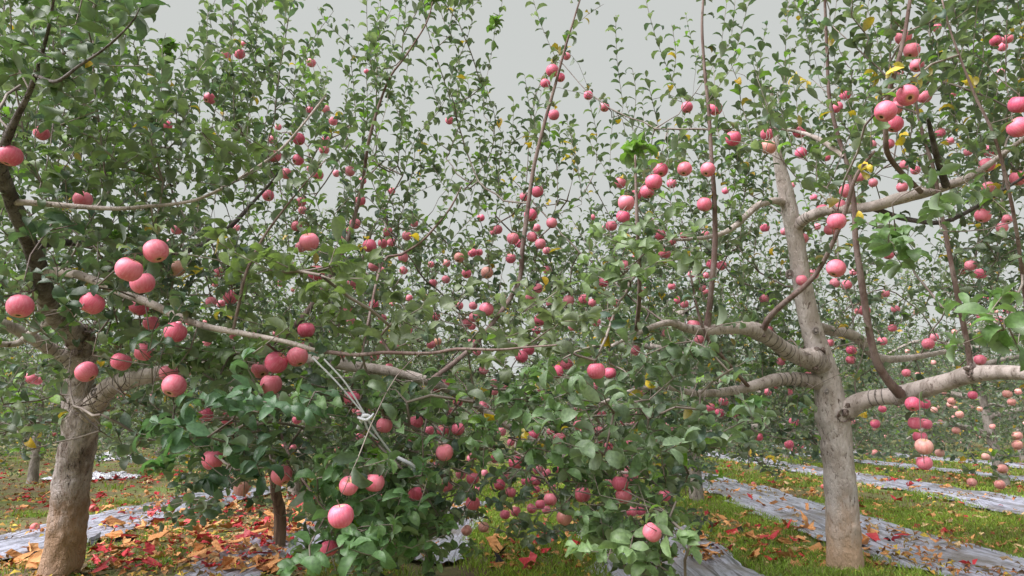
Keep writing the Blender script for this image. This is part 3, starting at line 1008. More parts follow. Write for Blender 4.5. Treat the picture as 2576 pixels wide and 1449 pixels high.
# single upright shoots that stand against the sky: (points, z)
UP = [
    ([(513, 260), (513, 150), (512, 60)], 4.0), ([(610, 333), (640, 217), (647, -10)], 4.0), ([(690, 300), (700, 200), (735, -5)], 3.7),
    ([(693, 283), (712, 110), (722, -15)], 4.3), ([(727, 240), (775, 120), (840, 27)], 3.9), ([(640, 433), (733, 317), (823, 237)], 3.6),
    ([(427, 467), (400, 200), (417, 83)], 4.0), ([(310, 267), (333, 213), (370, 57)], 4.2), ([(140, 190), (133, 90), (125, -10)], 2.9), ([(77, 90), (90, 40), (98, -10)], 3.0),
    ([(945, 370), (949, 150), (959, 57), (955, -10)], 4.2), ([(1010, 140), (1018, 60), (1022, -10)], 4.4), ([(1000, 420), (1012, 300), (1030, 120)], 4.3),
    ([(1179, 400), (1149, 300), (1112, 187), (1085, 107)], 4.3), ([(1015, 440), (1045, 350), (1105, 277), (1149, 187), (1159, 127)], 4.4),
    ([(1395, 140), (1359, 57), (1339, -10)], 4.4), ([(1570, 280), (1552, 150), (1549, 37)], 4.5), ([(1717, 260), (1655, 110), (1622, -10)], 4.1),
    ([(1400, 150), (1452, 60), (1519, 10)], 4.3), ([(1172, 477), (1235, 383), (1245, 290)], 4.4), ([(1272, 433), (1289, 333), (1292, 250)], 4.6),
    ([(1439, 467), (1445, 383), (1425, 300)], 4.2), ([(1659, 330), (1640, 250), (1625, 187)], 4.5), ([(1219, 290), (1217, 240), (1219, 213)], 4.8),
    ([(1784, 177), (1835, 110), (1850, -10)], 3.9), ([(1974, 200), (1977, 100), (1984, 17)], 4.2), ([(2040, 200), (2030, 90), (1997, 0)], 3.9),
    ([(2234, 260), (2240, 120), (2244, -10)], 3.4), ([(2160, 180), (2175, 80), (2187, -10)], 3.8), ([(2530, 190), (2532, 80), (2536, -10)], 3.8),
    ([(2284, 80), (2350, 50), (2427, 17)], 3.3), ([(1867, 483), (1869, 393), (1880, 300)], 4.5), ([(1920, 483), (1917, 397), (1915, 330)], 4.5),
    ([(1860, 620), (1872, 500), (1885, 420)], 4.4), ([(1480, 240), (1521, 262), (1565, 300), (1572, 340)], 4.2), ([(460, 330), (475, 200), (470, 110)], 4.3), ([(560, 300), (570, 190), (575, 120)], 4.5),
    ([(855, 330), (870, 260), (880, 190)], 4.5), ([(895, 300), (890, 220), (882, 150)], 4.6), ([(1125, 400), (1160, 300), (1172, 240)], 4.7), ([(1500, 420), (1500, 330), (1480, 250)], 4.6),
    ([(1680, 250), (1700, 150), (1690, 60)], 4.2), ([(1590, 330), (1600, 240), (1590, 170)], 4.4), ([(1245, 560), (1255, 470), (1245, 400)], 4.8), ([(1400, 420), (1410, 350), (1400, 320)], 4.8), ([(1340, 330), (1330, 260), (1320, 190)], 4.6),
    ([(40, 230), (30, 100), (25, -10)], 3.2), ([(215, 160), (205, 70), (190, -10)], 3.4), ([(255, 260), (270, 190), (260, 90)], 3.9), ([(1810, 150), (1820, 70), (1830, -10)], 4.2), ([(1905, 240), (1915, 130), (1930, 60)], 4.2), ([(2345, 200), (2340, 90), (2335, -10)], 3.8), ([(2470, 200), (2475, 90), (2470, -10)], 3.6),
]
LV = {"L": Leaves(), "R": Leaves()}


def which_tree(p):
    dl = math.hypot(p[0] - TREE_L.location[0], p[1] - TREE_L.location[1])
    dr = math.hypot(p[0] - TREE_R.location[0], p[1] - TREE_R.location[1])
    return "L" if dl < dr + 0.2 else "R"


# leaves straight on the thinner hand-laid limbs: rosettes
for key in ("L", "R"):
    s = SK[key]
    for i in range(s.n):
        if 0 < s.fix[i] < 0.020 and rng.random() < 0.5 and s.par[i] >= 0:
            ax = nrm(s.pos[i] - s.pos[s.par[i]])
            sd_ = nrm(rng.normal(0, 1, 3) + np.array([0, 0, 0.5]))
            q = s.pos[i] + sd_ * rng.uniform(0.02, 0.05)
            LV[key].rosette(q, nrm(ax + sd_), rng.integers(3, 6), 0.066)

for pts, z in UP:
    wp, _ = resample([P(u, v, z) for u, v in pts], [1] * len(pts), 0.06)
    key = which_tree(wp[0])
    s = SK[key]
    ch = s.grow(wp[0], extra=wp[1:], zpen=1.2)
    LV[key].shoot(s.pos[np.array(ch[-len(wp):])], spacing=0.032, size=0.078)

SK["R"].limb(*resample([P(2300, 985, 3.45), P(2313, 1000, 3.45), P(2314, 1040, 3.45), P(2318, 1100, 3.45), P(2325, 1165, 3.45)], [0.003] * 5, 0.03))
# ---------------------------------------------------------------- apples in the near crowns: (u, v, diameter) in units of the 2576 px picture
APPLES = """25 391 58;50 770 62;232 763 60;325 678 66;392 631 62;358 712 60;444 675 44;350 772 48;441 835 56;208 502 46;380 812 40;362 885 48;305 910 50;218 935 54;
438 970 60;424 938 46;535 1156 54;708 1195 54;607 1229 40;695 912 58;655 930 46;682 967 55;748 897 54;770 830 44;778 608 50;795 686 44;885 1002 42;967 1070 42;858 1298 66;878 1222 50;942 1214 52;
1046 1242 38;827 1379 44;573 1052 36;518 1044 38;905 1098 20;1118 1138 45;747 1056 24;782 1050 24;737 1126 18;1224 778 38;1225 686 32;1155 648 27;1174 688 26;1210 548 20;1285 650 28;1290 600 32;
1308 612 26;1335 541 34;1352 482 32;1320 495 26;1518 708 30;1090 712 22;1188 636 24;1205 635 20;1024 830 27;962 800 22;940 765 26;580 747 38;550 685 28;728 665 24;752 350 32;750 402 30;780 278 24;
675 492 30;690 392 36;800 440 28;838 305 24;820 352 22;527 248 30;603 136 28;570 136 24;613 112 18;783 158 24;105 335 38;420 316 26;905 505 30;912 455 20;985 480 20;930 618 36;985 610 24;
1015 680 22;1390 178 34;1425 142 20;1372 210 26;1410 195 24;1393 289 29;1480 240 24;1521 269 26;1131 303 22;922 180 14;1575 510 43;1568 545 36;1538 568 30;1662 428 38;1645 458 44;1628 482 36;
1690 462 26;1600 490 30;1722 425 38;1781 427 38;1772 514 38;1631 558 28;1660 590 30;1560 460 30;1690 720 20;1705 755 20;1722 765 22;1740 690 20;1800 273 36;1728 270 30;1845 348 40;1933 370 40;
1930 338 34;2012 330 36;2015 385 30;1825 480 18;1924 573 24;1790 665 30;1815 668 26;1745 820 36;1468 752 26;1490 762 22;1550 762 24;1540 800 22;1500 810 24;2126 240 27;2105 270 30;2273 94 40;
2294 127 40;2307 165 34;2357 70 22;2283 240 54;2325 243 36;2228 280 54;2250 312 44;2252 272 36;2505 103 28;2535 98 26;2522 118 24;2562 263 48;2562 320 52;2482 415 38;2490 380 32;2562 448 40;
2472 542 38;2533 552 26;2467 688 30;2420 680 22;2365 335 26;2390 355 20;2237 362 26;2303 428 24;2235 640 28;2080 396 20;1992 466 17;2047 497 18;2105 557 47;2068 530 34;2112 520 38;2130 480 36;
2160 522 26;2103 675 48;2045 690 30;2130 717 27;2245 825 22;2220 858 24;2142 880 26;2140 905 24;2335 865 30;2280 938 22;2465 905 28;2512 803 18;2478 750 18;2202 1066 24;2297 1016 38;2327 1016 27;
2302 1064 35;2329 1066 30;2314 1099 34;2325 1123 43;2325 1164 38;1787 1026 26;1820 1010 25;1810 1038 24;1850 1042 18;1997 1061 25;1909 1099 22;1985 1118 24;2000 1133 17;2014 1124 15;1932 986 20;1985 984 22;
1500 933 48;1535 938 32;1425 915 34;1400 935 36;1312 897 34;1330 880 30;1358 805 30;1350 830 24;1152 1011 26;1214 1024 32;1047 1061 36;1080 1083 26;1114 1083 32;1152 1079 35;1124 1223 32;
1189 1203 34;1247 1153 27;1297 1163 38;1257 1219 30;1285 1238 28;1322 1211 24;1347 1209 27;1349 1231 20;1374 1189 24;1189 1266 38;1270 1294 27;1385 1256 35;1337 1279 26;1359 1269 26;1374 1282 24;
1419 1303 40;1465 1244 42;1560 1216 43;1569 1246 43;1640 1339 50;1672 1246 32;1589 1286 30;1612 1283 28;1174 1334 28;1217 1326 28;1342 1094 30;1407 1101 32;1385 1085 20;1490 974 28;1507 1083 24;
1505 1109 22;1530 1124 24;1572 1058 26;1455 1069 26;1099 974 28;1512 1038 24;1285 1113 20;1462 1126 16;2414 1043 20;2465 1029 14;2220 1029 20;2350 1031 17;2405 1083 20;2182 1139 15;2200 1139 18;2364 1139 23;
2522 1179 25;2559 1096 24;2559 1119 25;2445 1213 23;2480 1149 20;2515 1219 25;2497 1073 15;2447 994 23;2394 1009 20;2534 991 23;2545 1011 20;2562 985 18;2390 1018 16;80 953 28;95 958 22;72 948 20;388 993 17;407 1049 16;377 1066 16;273 1028 14"""
AP = [tuple(float(x) for x in t.split()) for t in APPLES.replace("\n", "").split(";") if t.strip()]
PALE = {(2414, 1043), (2522, 1179), (2559, 1096), (2559, 1119), (2445, 1213), (2480, 1149), (2515, 1219), (2497, 1073), (2394, 1009), (2534, 991), (2545, 1011), (2405, 1083), (2182, 1139), (2200, 1139), (2364, 1139), (2562, 985), (2390, 1018), (444, 675), (1225, 686), (1155, 648), (1419, 1303), (607, 1229), (1933, 370), (1217, 1326), (1174, 1334), (2325, 1123), (2465, 1029), (2350, 1031)}
apple_data = []
for (u, v, d) in AP:
    dia = 0.084 if d >= 24 else 0.072
    dia *= 0.96 + 0.1 * rng.random()
    if v > 930 and 720 < u < 1750:
        dia *= 0.80
    z = FPX * dia / d
    pos = P(u, v, z)
    if pos[2] < 0.10:
        z = ((GP(u, v) - CAM) @ FWD) * 0.93
        pos = P(u, v, z)
        dia = d * z / FPX
    apple_data.append((u, v, d, z, pos, dia))
    if d >= 17:
        keep_disc(u, v, d * (0.46 if d > 36 else 0.42) + (7 if v > 900 and 500 < u < 1750 else 2), z + 0.02, 0.95 if d > 36 else 0.93)
keep_path([(785, 898, 2.6, 14), (917, 1040, 2.75, 14), (985, 1140, 2.8, 16), (1053, 1187, 2.8, 14)], 0.95, 1.2)
keep_path([(820, 903, 2.75, 12), (917, 1040, 2.75, 30)], 0.95, 1.0)
MORE = []
ra = np.random.default_rng(404)
for (u0, u1, v0, v1, cnt) in [(880, 1500, 560, 900, 48), (1080, 1620, 920, 1250, 46), (1480, 1780, 540, 900, 22), (420, 880, 480, 900, 26), (860, 1120, 900, 1250, 16), (1900, 2560, 560, 960, 26), (620, 900, 200, 480, 10), (2150, 2560, 180, 480, 12), (1200, 1480, 1180, 1300, 12), (1560, 1720, 1000, 1280, 10)]:
    for _ in range(cnt):
        d = ra.uniform(17, 30)
        dia = ra.uniform(0.066, 0.078)
        u, v = ra.uniform(u0, u1), ra.uniform(v0, v1)
        if min((u - a[0]) ** 2 + (v - a[1]) ** 2 for a in AP) < 20 ** 2:
            continue
        p_ = P(u, v, FPX * dia / d)
        if p_[2] < 0.2:
            continue
        MORE.append((p_, dia))
        keep_disc(u, v, d * 0.42, FPX * dia / d + 0.02, 0.8)
for p_, dia in MORE:
    key = which_tree(p_)
    ch = SK[key].grow(p_ + np.array([0, 0, dia * 0.5 + 0.01]), zpen=-0.25, sag=-0.1, maxd=0.9)
    if ch is None:
        continue
    LV[key].rosette(SK[key].pos[ch[-1]], np.array([0, 0, 1.0]), 4, 0.065)
for (u, v, d, z, pos, dia) in apple_data:
    if z < 6.2:
        key = which_tree(pos)
        ch = SK[key].grow(pos + np.array([0, 0, dia * 0.5 + 0.01]), zpen=-0.25, sag=-0.2)
        pp = SK[key].pos[np.array(ch)]
        LV[key].shoot(pp[-5:], spacing=0.045, size=0.08, dens=0.8)
        LV[key].rosette(pp[-1] + np.array([0, 0, 0.01]), np.array([0, 0, 1.0]), 4, 0.068)

# ---------------------------------------------------------------- filling the crowns
COVER = """88634473479300133568999
99766967636511455536689
99887897566555558888999
99999999766666689778999
99999999977778888863379
99999999987888888863489
99999999999898888843578
88999999999999999973446
77999999999999999984223
98999999999999999972212
11006999999999995100000
00004637985456752000000
00000028972124530000000"""
cov = np.array([[int(ch_) for ch_ in l[:23]] for l in COVER.split("\n")], float) / 9.0


def cover_at(u, v):
    x = min(max(u / 112 - 0.5, 0), 21.999)
    y = min(max(v / 112 - 0.5, 0), 11.999)
    i, j = int(x), int(y)
    fx, fy = x - i, y - j
    return (cov[j, i] * (1 - fx) + cov[j, i + 1] * fx) * (1 - fy) + (cov[j + 1, i] * (1 - fx) + cov[j + 1, i + 1] * fx) * fy


def depth_range(u, v):
    if v > 950 and 450 < u < 1780:
        return (2.5, 4.3)
    if u < 450:
        return (2.6, 5.2) if v > 250 else (2.8, 5.0)
    if u < 950:
        return (3.0, 6.0) if v > 450 else (3.5, 5.6)
    if u < 1500:
        return (3.6, 7.4) if v > 450 else (4.0, 5.8)
    if u < 1800:
        return (3.3, 6.4)
    if v < 500:
        return (3.0, 5.6)
    return (3.8, 5.8)


NT = 2500
targets = []
tries = 0
while len(targets) < NT and tries < 60000:
    tries += 1
    u, v = rng.uniform(-140, 2716), rng.uniform(-220, 1440)
    cv = cover_at(min(max(u, 0), 2575), min(max(v + 20, 0), 1448))
    if v < 400:
        cv = cv ** 1.7
    if rng.random() > cv ** 1.6 * (0.42 if v < 420 else (0.55 if v < 600 else 1.0)):
        continue
    z0, z1 = depth_range(u, v)
    z = rng.uniform(z0, z1)
    p = P(u, v, z)
    if p[2] < 0.18 or p[2] > 4.5:
        continue
    targets.append((p, cv, u, v))
order = []
for t in targets:
    k = "L" if (t[3] > 900 and 1300 < t[2] < 1800) else which_tree(t[0])
    d = SK[k].nearest(t[0])[1]
    order.append((d, k, t))
order.sort(key=lambda a: a[0])
for d, key, (p, cv, u, v) in order:
    s = SK[key]
    low = v > 900 and 450 < u < 1780
    bright = None
    rr = rng.random()
    lean = rng.normal(0, 0.35, 2)
    if low:
        ex = shoot_path(p, rng.uniform(0.10, 0.25), rng.normal(0, 0.9, 2), up=rng.uniform(-0.5, 0.5))
    elif v < 560:
        ex = shoot_path(p, rng.uniform(0.25, 0.6), lean * 0.9, up=1.2, n_=8)
        tu, tv, _z = proj(ex[-1])
        if cover_at(min(max(tu, 0), 2575), min(max(tv, 0), 1448)) < 0.42 and rng.random() < 0.85:
            continue
    else:
        ex = shoot_path(p, rng.uniform(0.14, 0.34), lean * 1.3, up=rng.uniform(0.2, 1.0))
    ch = s.grow(p, extra=ex, sag=(0.05 if not low else -0.05), zpen=(1.2 if v < 620 else 0.5), maxd=(1.7 if v < 620 else 1.15))
    if ch is None:
        continue
    a = s.pos[np.array(ch)]
    cc = None
    if rr < (0.012 if u > 1700 else 0.004):
        cc = (0.50, 0.33, 0.03)
    elif rr < 0.03:
        cc = (0.16, 0.30, 0.04)
    if 900 < u < 1420 and 760 < v < 900 and rng.random() < 0.6:
        cc = (0.16, 0.20, 0.12)
    LV[key].shoot(a[-(len(ex) + 3):], spacing=0.036, size=(0.078 if v < 500 else 0.07), cc=cc, droop=0.0 if not low else 0.15)
    # spurs further back on the twig
    for i in range(2, len(a) - 6, 2):
        nu, nv_, _z = proj(a[i])
        if rng.random() < 0.62 * cover_at(min(max(nu, 0), 2575), min(max(nv_, 0), 1448)) ** 3:
            LV[key].rosette(a[i] + rng.normal(0, 0.02, 3), nrm(a[i] - a[i - 1]), rng.integers(3, 6), 0.064)

# bright young tips
for (u, v, z) in [(1088, 8, 3.9), (1598, 372, 3.0), (1590, 395, 3.0), (300, 600, 3.0), (425, 130, 4.0), (960, 1150, 2.8), (1905, 1030, 2.9), (420, 1180, 2.2), (1240, 60, 4.9)]:
    key = which_tree(P(u, v, z))
    for _ in range(3):
        LV[key].rosette(P(u, v, z) + rng.normal(0, 0.015, 3), np.array([0, 0, 1.0]), 6, 0.085, cc=(0.15, 0.27, 0.05) if (u, v) not in ((420, 1180), (1905, 1030)) else (0.10, 0.20, 0.08))
# clusters of turning yellow leaves
for (u, v, z) in [(1632, 950, 3.0), (2165, 430, 3.3), (2185, 415, 3.2), (2140, 465, 3.3), (2275, 170, 3.0), (2240, 175, 3.1), (2160, 530, 3.5), (1355, 965, 3.1), (565, 780, 3.0), (1322, 1085, 3.1), (492, 690, 3.2), (2300, 190, 3.1), (2030, 205, 3.8), (2200, 180, 3.3), (2265, 345, 3.2), (2450, 215, 3.1), (1950, 1150, 4), (545, 610, 3.4), (1065, 365, 4.4), (1435, 380, 4.2), (2005, 190, 4.0), (1640, 1185, 3.1)]:
    key = which_tree(P(u, v, z))
    LV[key].rosette(P(u, v, z), np.array([0, 0, -0.4]), 4, 0.07, cc=(0.66, 0.48, 0.06))
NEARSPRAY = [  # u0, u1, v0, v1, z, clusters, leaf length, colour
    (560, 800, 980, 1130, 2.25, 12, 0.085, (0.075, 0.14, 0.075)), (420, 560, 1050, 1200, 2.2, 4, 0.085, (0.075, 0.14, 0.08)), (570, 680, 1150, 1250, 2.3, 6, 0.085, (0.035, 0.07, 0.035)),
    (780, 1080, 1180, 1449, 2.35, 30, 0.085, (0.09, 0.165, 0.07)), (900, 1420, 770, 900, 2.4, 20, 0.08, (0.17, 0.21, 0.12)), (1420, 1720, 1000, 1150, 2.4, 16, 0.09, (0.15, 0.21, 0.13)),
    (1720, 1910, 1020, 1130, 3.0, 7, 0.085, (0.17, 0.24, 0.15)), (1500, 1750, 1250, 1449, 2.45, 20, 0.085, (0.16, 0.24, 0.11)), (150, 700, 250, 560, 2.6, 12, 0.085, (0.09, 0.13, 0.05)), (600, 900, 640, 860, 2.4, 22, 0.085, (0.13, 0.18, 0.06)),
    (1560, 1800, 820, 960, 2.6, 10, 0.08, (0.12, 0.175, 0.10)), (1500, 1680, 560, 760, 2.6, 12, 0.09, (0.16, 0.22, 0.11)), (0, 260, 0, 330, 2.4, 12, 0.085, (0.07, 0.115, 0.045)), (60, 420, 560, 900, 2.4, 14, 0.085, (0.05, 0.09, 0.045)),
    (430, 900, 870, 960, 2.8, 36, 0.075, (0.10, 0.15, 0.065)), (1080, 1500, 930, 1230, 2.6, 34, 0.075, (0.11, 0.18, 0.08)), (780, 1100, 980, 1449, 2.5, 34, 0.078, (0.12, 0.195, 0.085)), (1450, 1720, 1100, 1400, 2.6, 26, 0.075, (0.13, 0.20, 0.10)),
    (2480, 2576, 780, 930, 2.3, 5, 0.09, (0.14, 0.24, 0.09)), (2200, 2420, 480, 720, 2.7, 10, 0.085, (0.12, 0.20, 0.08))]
for (u0, u1, v0, v1, z, cnt, ln_, cc0) in NEARSPRAY:
    for _ in range(cnt):
        p = P(rng.uniform(u0, u1), rng.uniform(v0, v1), z + rng.normal(0, 0.12))
        if p[2] < 0.12:
            continue
        key = "L" if u0 < 1950 and u0 >= 1400 and v0 > 700 else which_tree(p)
        ex = shoot_path(p, rng.uniform(0.10, 0.22), rng.normal(0, 0.8, 2), up=rng.uniform(-0.1, 0.6))
        ch = SK[key].grow(p, extra=ex, maxd=1.0)
        if ch is None:
            continue
        a = SK[key].pos[np.array(ch)]
        cc = tuple(q * 1.25 for q in cc0) if v0 > 850 else cc0  # low sprays' leaf colour lifted to stand in for missing fill light
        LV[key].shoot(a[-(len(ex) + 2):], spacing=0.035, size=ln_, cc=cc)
        LV[key].rosette(a[-1], nrm(a[-1] - a[-2]), 4, ln_ * 0.8, cc=cc)
# big dark leaves near the lens at the top left
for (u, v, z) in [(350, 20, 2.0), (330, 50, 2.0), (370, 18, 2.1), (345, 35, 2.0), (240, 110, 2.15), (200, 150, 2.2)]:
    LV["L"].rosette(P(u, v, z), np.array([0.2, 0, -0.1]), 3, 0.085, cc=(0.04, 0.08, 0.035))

for key in ("L", "R"):
    s = SK[key]
    r = np.random.default_rng(11 if key == "L" else 12)
    p, d, u_, l, c = LV[key].final(r, 0.010 if key == "L" else 0.028, 0.05)
    keepm = np.ones(len(p), bool)
    for off in (0.3, 0.9):
        q = p + d * l[:, None] * off
        uu, vv, zz = proj(q)
        xi = np.clip((uu / 4).astype(int), 0, 643)
        yi = np.clip((vv / 4).astype(int), 0, 362)
        ins = (uu > 0) & (uu < 2576) & (vv > 0) & (vv < 1449) & (zz > 0)
        hide = ins & (zz < KEEP[yi, xi]) & (r.random(len(p)) < KP[yi, xi])
        keepm &= ~hide
    keepm &= q[:, 2] > 0.03
    # nobody's face in a bush: no leaf closer than 1.6 m to the lens
    keepm &= np.linalg.norm(p - CAM, axis=1) > 1.7
    p, d, u_, l, c = p[keepm], d[keepm], u_[keepm], l[keepm], c[keepm]
    v1, q1, t1, c1 = leaf_arrays(p, d, u_, l, c, "fine", 3)
    tb = Tubes()
    s.tubes(tb)
    v2, q2, t2, c2 = tb.arrays()
    n1 = len(v1)
    base = TREES[key].location
    o = fast_mesh("crown", np.concatenate([v1, v2]), [np.concatenate([q1, q2 + n1]), np.concatenate([t1, t2 + n1])], [M_LEAF, M_TWIG], TREES[key], True,
                  np.concatenate([np.zeros(len(q1)), np.ones(len(q2)), np.zeros(len(t1)), np.ones(len(t2))]), base, np.concatenate([c1, c2]))
    print("crown", key, "leaves", len(p))

# ================================================================ APPLES
def apple_mesh(name, seed, k=20, m_=14):
    r = np.random.default_rng(seed)
    V, F, mi = [], [], []
    ph = r.random() * 6.28
    flat = 0.92 + 0.07 * r.random()
    for i in range(m_ + 1):
        f = math.pi * i / m_
        rr = 0.5 * (1 - 0.42 * math.exp(-(f / 0.36) ** 2) - 0.26 * math.exp(-((math.pi - f) / 0.30) ** 2))
        wid = 1.0 - 0.05 * (i / m_)
        for j in range(k):
            a = 2 * math.pi * j / k
            lob = 1 + 0.022 * math.cos(5 * a + ph) * (i / m_) ** 2 + 0.02 * math.cos(a + ph)
            V.append((rr * math.sin(f) * math.cos(a) * lob * wid, rr * math.sin(f) * math.sin(a) * lob * wid, rr * math.cos(f) * flat))
    for i in range(m_):
        for j in range(k):
            a, b_ = i * k + j, i * k + (j + 1) % k
            F.append((a, a + k, b_ + k, b_))
            mi.append(1 if i == m_ - 1 else 0)
    me = bpy.data.meshes.new(name)
    me.from_pydata(V, [], F)
    me.materials.append(M_APPLE)
    me.materials.append(M_CALYX)
    me.polygons.foreach_set("material_index", mi)
    me.polygons.foreach_set("use_smooth", [True] * len(F))
    me.update()
    return me


AMESH = [apple_mesh("apple", s) for s in range(5)]
tb = Tubes()
tb.add(np.array([(0, 0, 0.22), (0.02, 0, 0.36), (0.05, 0.01, 0.5), (0.09, 0.02, 0.62)]), np.array([0.025, 0.018, 0.018, 0.026]), k=6)
v_, q_, t_, c_ = tb.arrays()
STEM = bpy.data.meshes.new("stem")
STEM.from_pydata(v_.tolist(), [], [tuple(x) for x in q_] + [tuple(x) for x in t_])
STEM.materials.append(M_TWIG)
STEM.update()

ZONES = [  # landmark centres (2576 px picture) and the words for them
    (40, 580, "at the far left edge beside the dark leader"), (340, 700, "in the cluster above the long grey limb at the left"), (210, 770, "by the dark burl above the left trunk"),
    (330, 900, "just above the ringed limb of the left trunk"), (430, 955, "hanging over the ringed limb of the left trunk"), (560, 1040, "left of the dark bushy spray over the brown stake"),
    (600, 1200, "near the brown stake"), (700, 930, "in the cluster left of the white twine"), (900, 1030, "beside the white twine"), (880, 1260, "in the low boughs right of the brown stake"),
    (790, 650, "over the middle of the long grey limb"), (560, 710, "behind the upright twig left of centre"), (200, 500, "along the high thin limb at the left"), (100, 330, "high by the dark leader at the left"),
    (590, 130, "at the top left against the sky"), (530, 260, "below the top left shoots"), (760, 330, "on the slanting shoots left of the sky gap"), (720, 440, "in the dense leaves under the slanting shoots"),
    (800, 160, "on the tall shoots left of the sky gap"), (920, 490, "on the upright twig left of the middle"), (950, 630, "left of the arching twig near the middle"), (1010, 790, "above the pale leaves at the centre"),
    (1130, 300, "alone against the open sky"), (1400, 190, "on the tall central shoot near the top"), (1500, 255, "on the bare twig right of the tall central shoot"), (1340, 510, "at the foot of the tall central shoot"),
    (1290, 620, "under the foot of the tall central shoot"), (1190, 660, "in the middle before the sky gap"), (1230, 780, "above the pale central leaves"), (1350, 830, "right of the pale central leaves"),
    (1370, 915, "in the tangle under the thin central twig"), (1100, 1080, "below the white twine knot"), (1170, 1010, "right of the twine knot"), (1140, 1180, "over the gap in the low middle boughs"), (1210, 1290, "at the bottom of the middle boughs"),
    (1300, 1200, "in the shaded middle of the low boughs"), (1370, 1265, "in the low cluster above the grass gap"), (1440, 1275, "hanging lowest right of the grass gap"), (1370, 1100, "in the middle of the lower tangle"), (1500, 950, "on the bough right of the low middle"),
    (1510, 1090, "in the pale leaves right of the low middle"), (1580, 1230, "in the pair column low on the right boughs"), (1630, 1310, "at the lowest right tip of the middle boughs"), (1500, 770, "in the open leaves left of the tall straight sprout"), (1620, 470, "in the big bunch right of centre"),
    (1560, 550, "under the big bunch right of centre"), (1650, 575, "right below the big bunch right of centre"), (1760, 460, "beside the straight dark sprout right of centre"), (1715, 730, "left of the foot of the straight sprout"), (1800, 670, "on both sides of the straight sprout"),
    (1745, 820, "on the end of the ringed upper limb"), (1790, 290, "high on the straight dark sprout"), (1890, 350, "left of the top of the pale trunk"), (2010, 350, "above the pale trunk's top"), (1900, 530, "in the sky gap left of the pale trunk"), (2115, 255, "by the forked high shoot over the pale trunk"),
    (2290, 130, "at the top of the dark shoot on the right"), (2260, 280, "in the large bunch at the upper right"), (2520, 105, "at the top right corner"), (2562, 300, "at the right edge, upper pair"), (2490, 410, "near the right edge below the upper pair"), (2370, 350, "behind the dark stub on the right"),
    (2480, 550, "above the right end of the high limb"), (2450, 690, "beside the thin right sprout"), (2270, 430, "over the high right limb"), (2110, 520, "in the bunch right of the pale trunk's high fork"), (2030, 480, "right beside the pale trunk in the sky"), (2100, 690, "by the crossing twig right of the pale trunk"),
    (2240, 640, "right of the curved sprout"), (2230, 840, "between the curved sprout and the pale trunk"), (2140, 890, "right of the pale trunk's burl"), (2290, 900, "above the thick right limb"), (2465, 905, "where the right sprout leaves the thick limb"), (2490, 780, "behind the right sprout"),
    (2315, 1020, "at the top of the hanging string under the thick limb"), (2320, 1120, "low on the hanging string under the thick limb"), (2200, 1070, "left of the hanging string"), (1815, 1030, "under the ringed lower limb's end"), (1960, 1080, "below the ringed lower limb, left of the pale trunk"), (1960, 985, "right under the ringed lower limb"),
    (2190, 1140, "far off just right of the pale trunk"), (2400, 1040, "far off right of the hanging string"), (2540, 1000, "far off at the right under the thick limb"), (2550, 1110, "far off beside the grey leaning trunk"), (2480, 1190, "low by the grey leaning trunk"), (80, 955, "behind the limb at the left edge"), (380, 1040, "far off right of the left trunk"),
]
ORD = ["highest", "second highest", "third highest", "fourth highest", "fifth highest", "sixth highest", "seventh highest", "eighth highest", "ninth highest", "tenth highest"]
zone_of = {}
for i, a in enumerate(apple_data):
    k = min(range(len(ZONES)), key=lambda q: (ZONES[q][0] - a[0]) ** 2 + (ZONES[q][1] - a[1]) ** 2)
    zone_of.setdefault(k, []).append(i)
LABEL = {}
for k, l in zone_of.items():
    l.sort(key=lambda i: apple_data[i][1])
    for j, i in enumerate(l):
        word = "pale pink" if (int(apple_data[i][0]), int(apple_data[i][1])) in PALE else "pink red"
        if len(l) == 1:
            LABEL[i] = f"{word} apple {ZONES[k][2]}"
        else:
            LABEL[i] = f"{word} apple, {ORD[min(j, 9)]} {ZONES[k][2]}"
for i, (u, v, d, z, pos, dia) in enumerate(apple_data):
    o = bpy.data.objects.new("apple", AMESH[i % 5])
    COL.objects.link(o)
    o.location = pos
    o.scale = (dia, dia, dia)
    o.rotation_euler = (rng.normal(0, 0.28), rng.normal(0, 0.28), rng.uniform(0, 6.28))
    t = rng.random()
    if (int(u), int(v)) in PALE:
        o.color = (0.78, 0.34 + 0.12 * t, 0.30 + 0.08 * t, 1)
    else:
        o.color = (0.76 + 0.10 * t, 0.12 + 0.14 * t, 0.235 + 0.11 * t, 1)
    tag(o, LABEL[i], "apple", "apples hanging in the trees")
    if d >= 36:
        s = bpy.data.objects.new("stem", STEM)
        COL.objects.link(s)
        s.parent = o

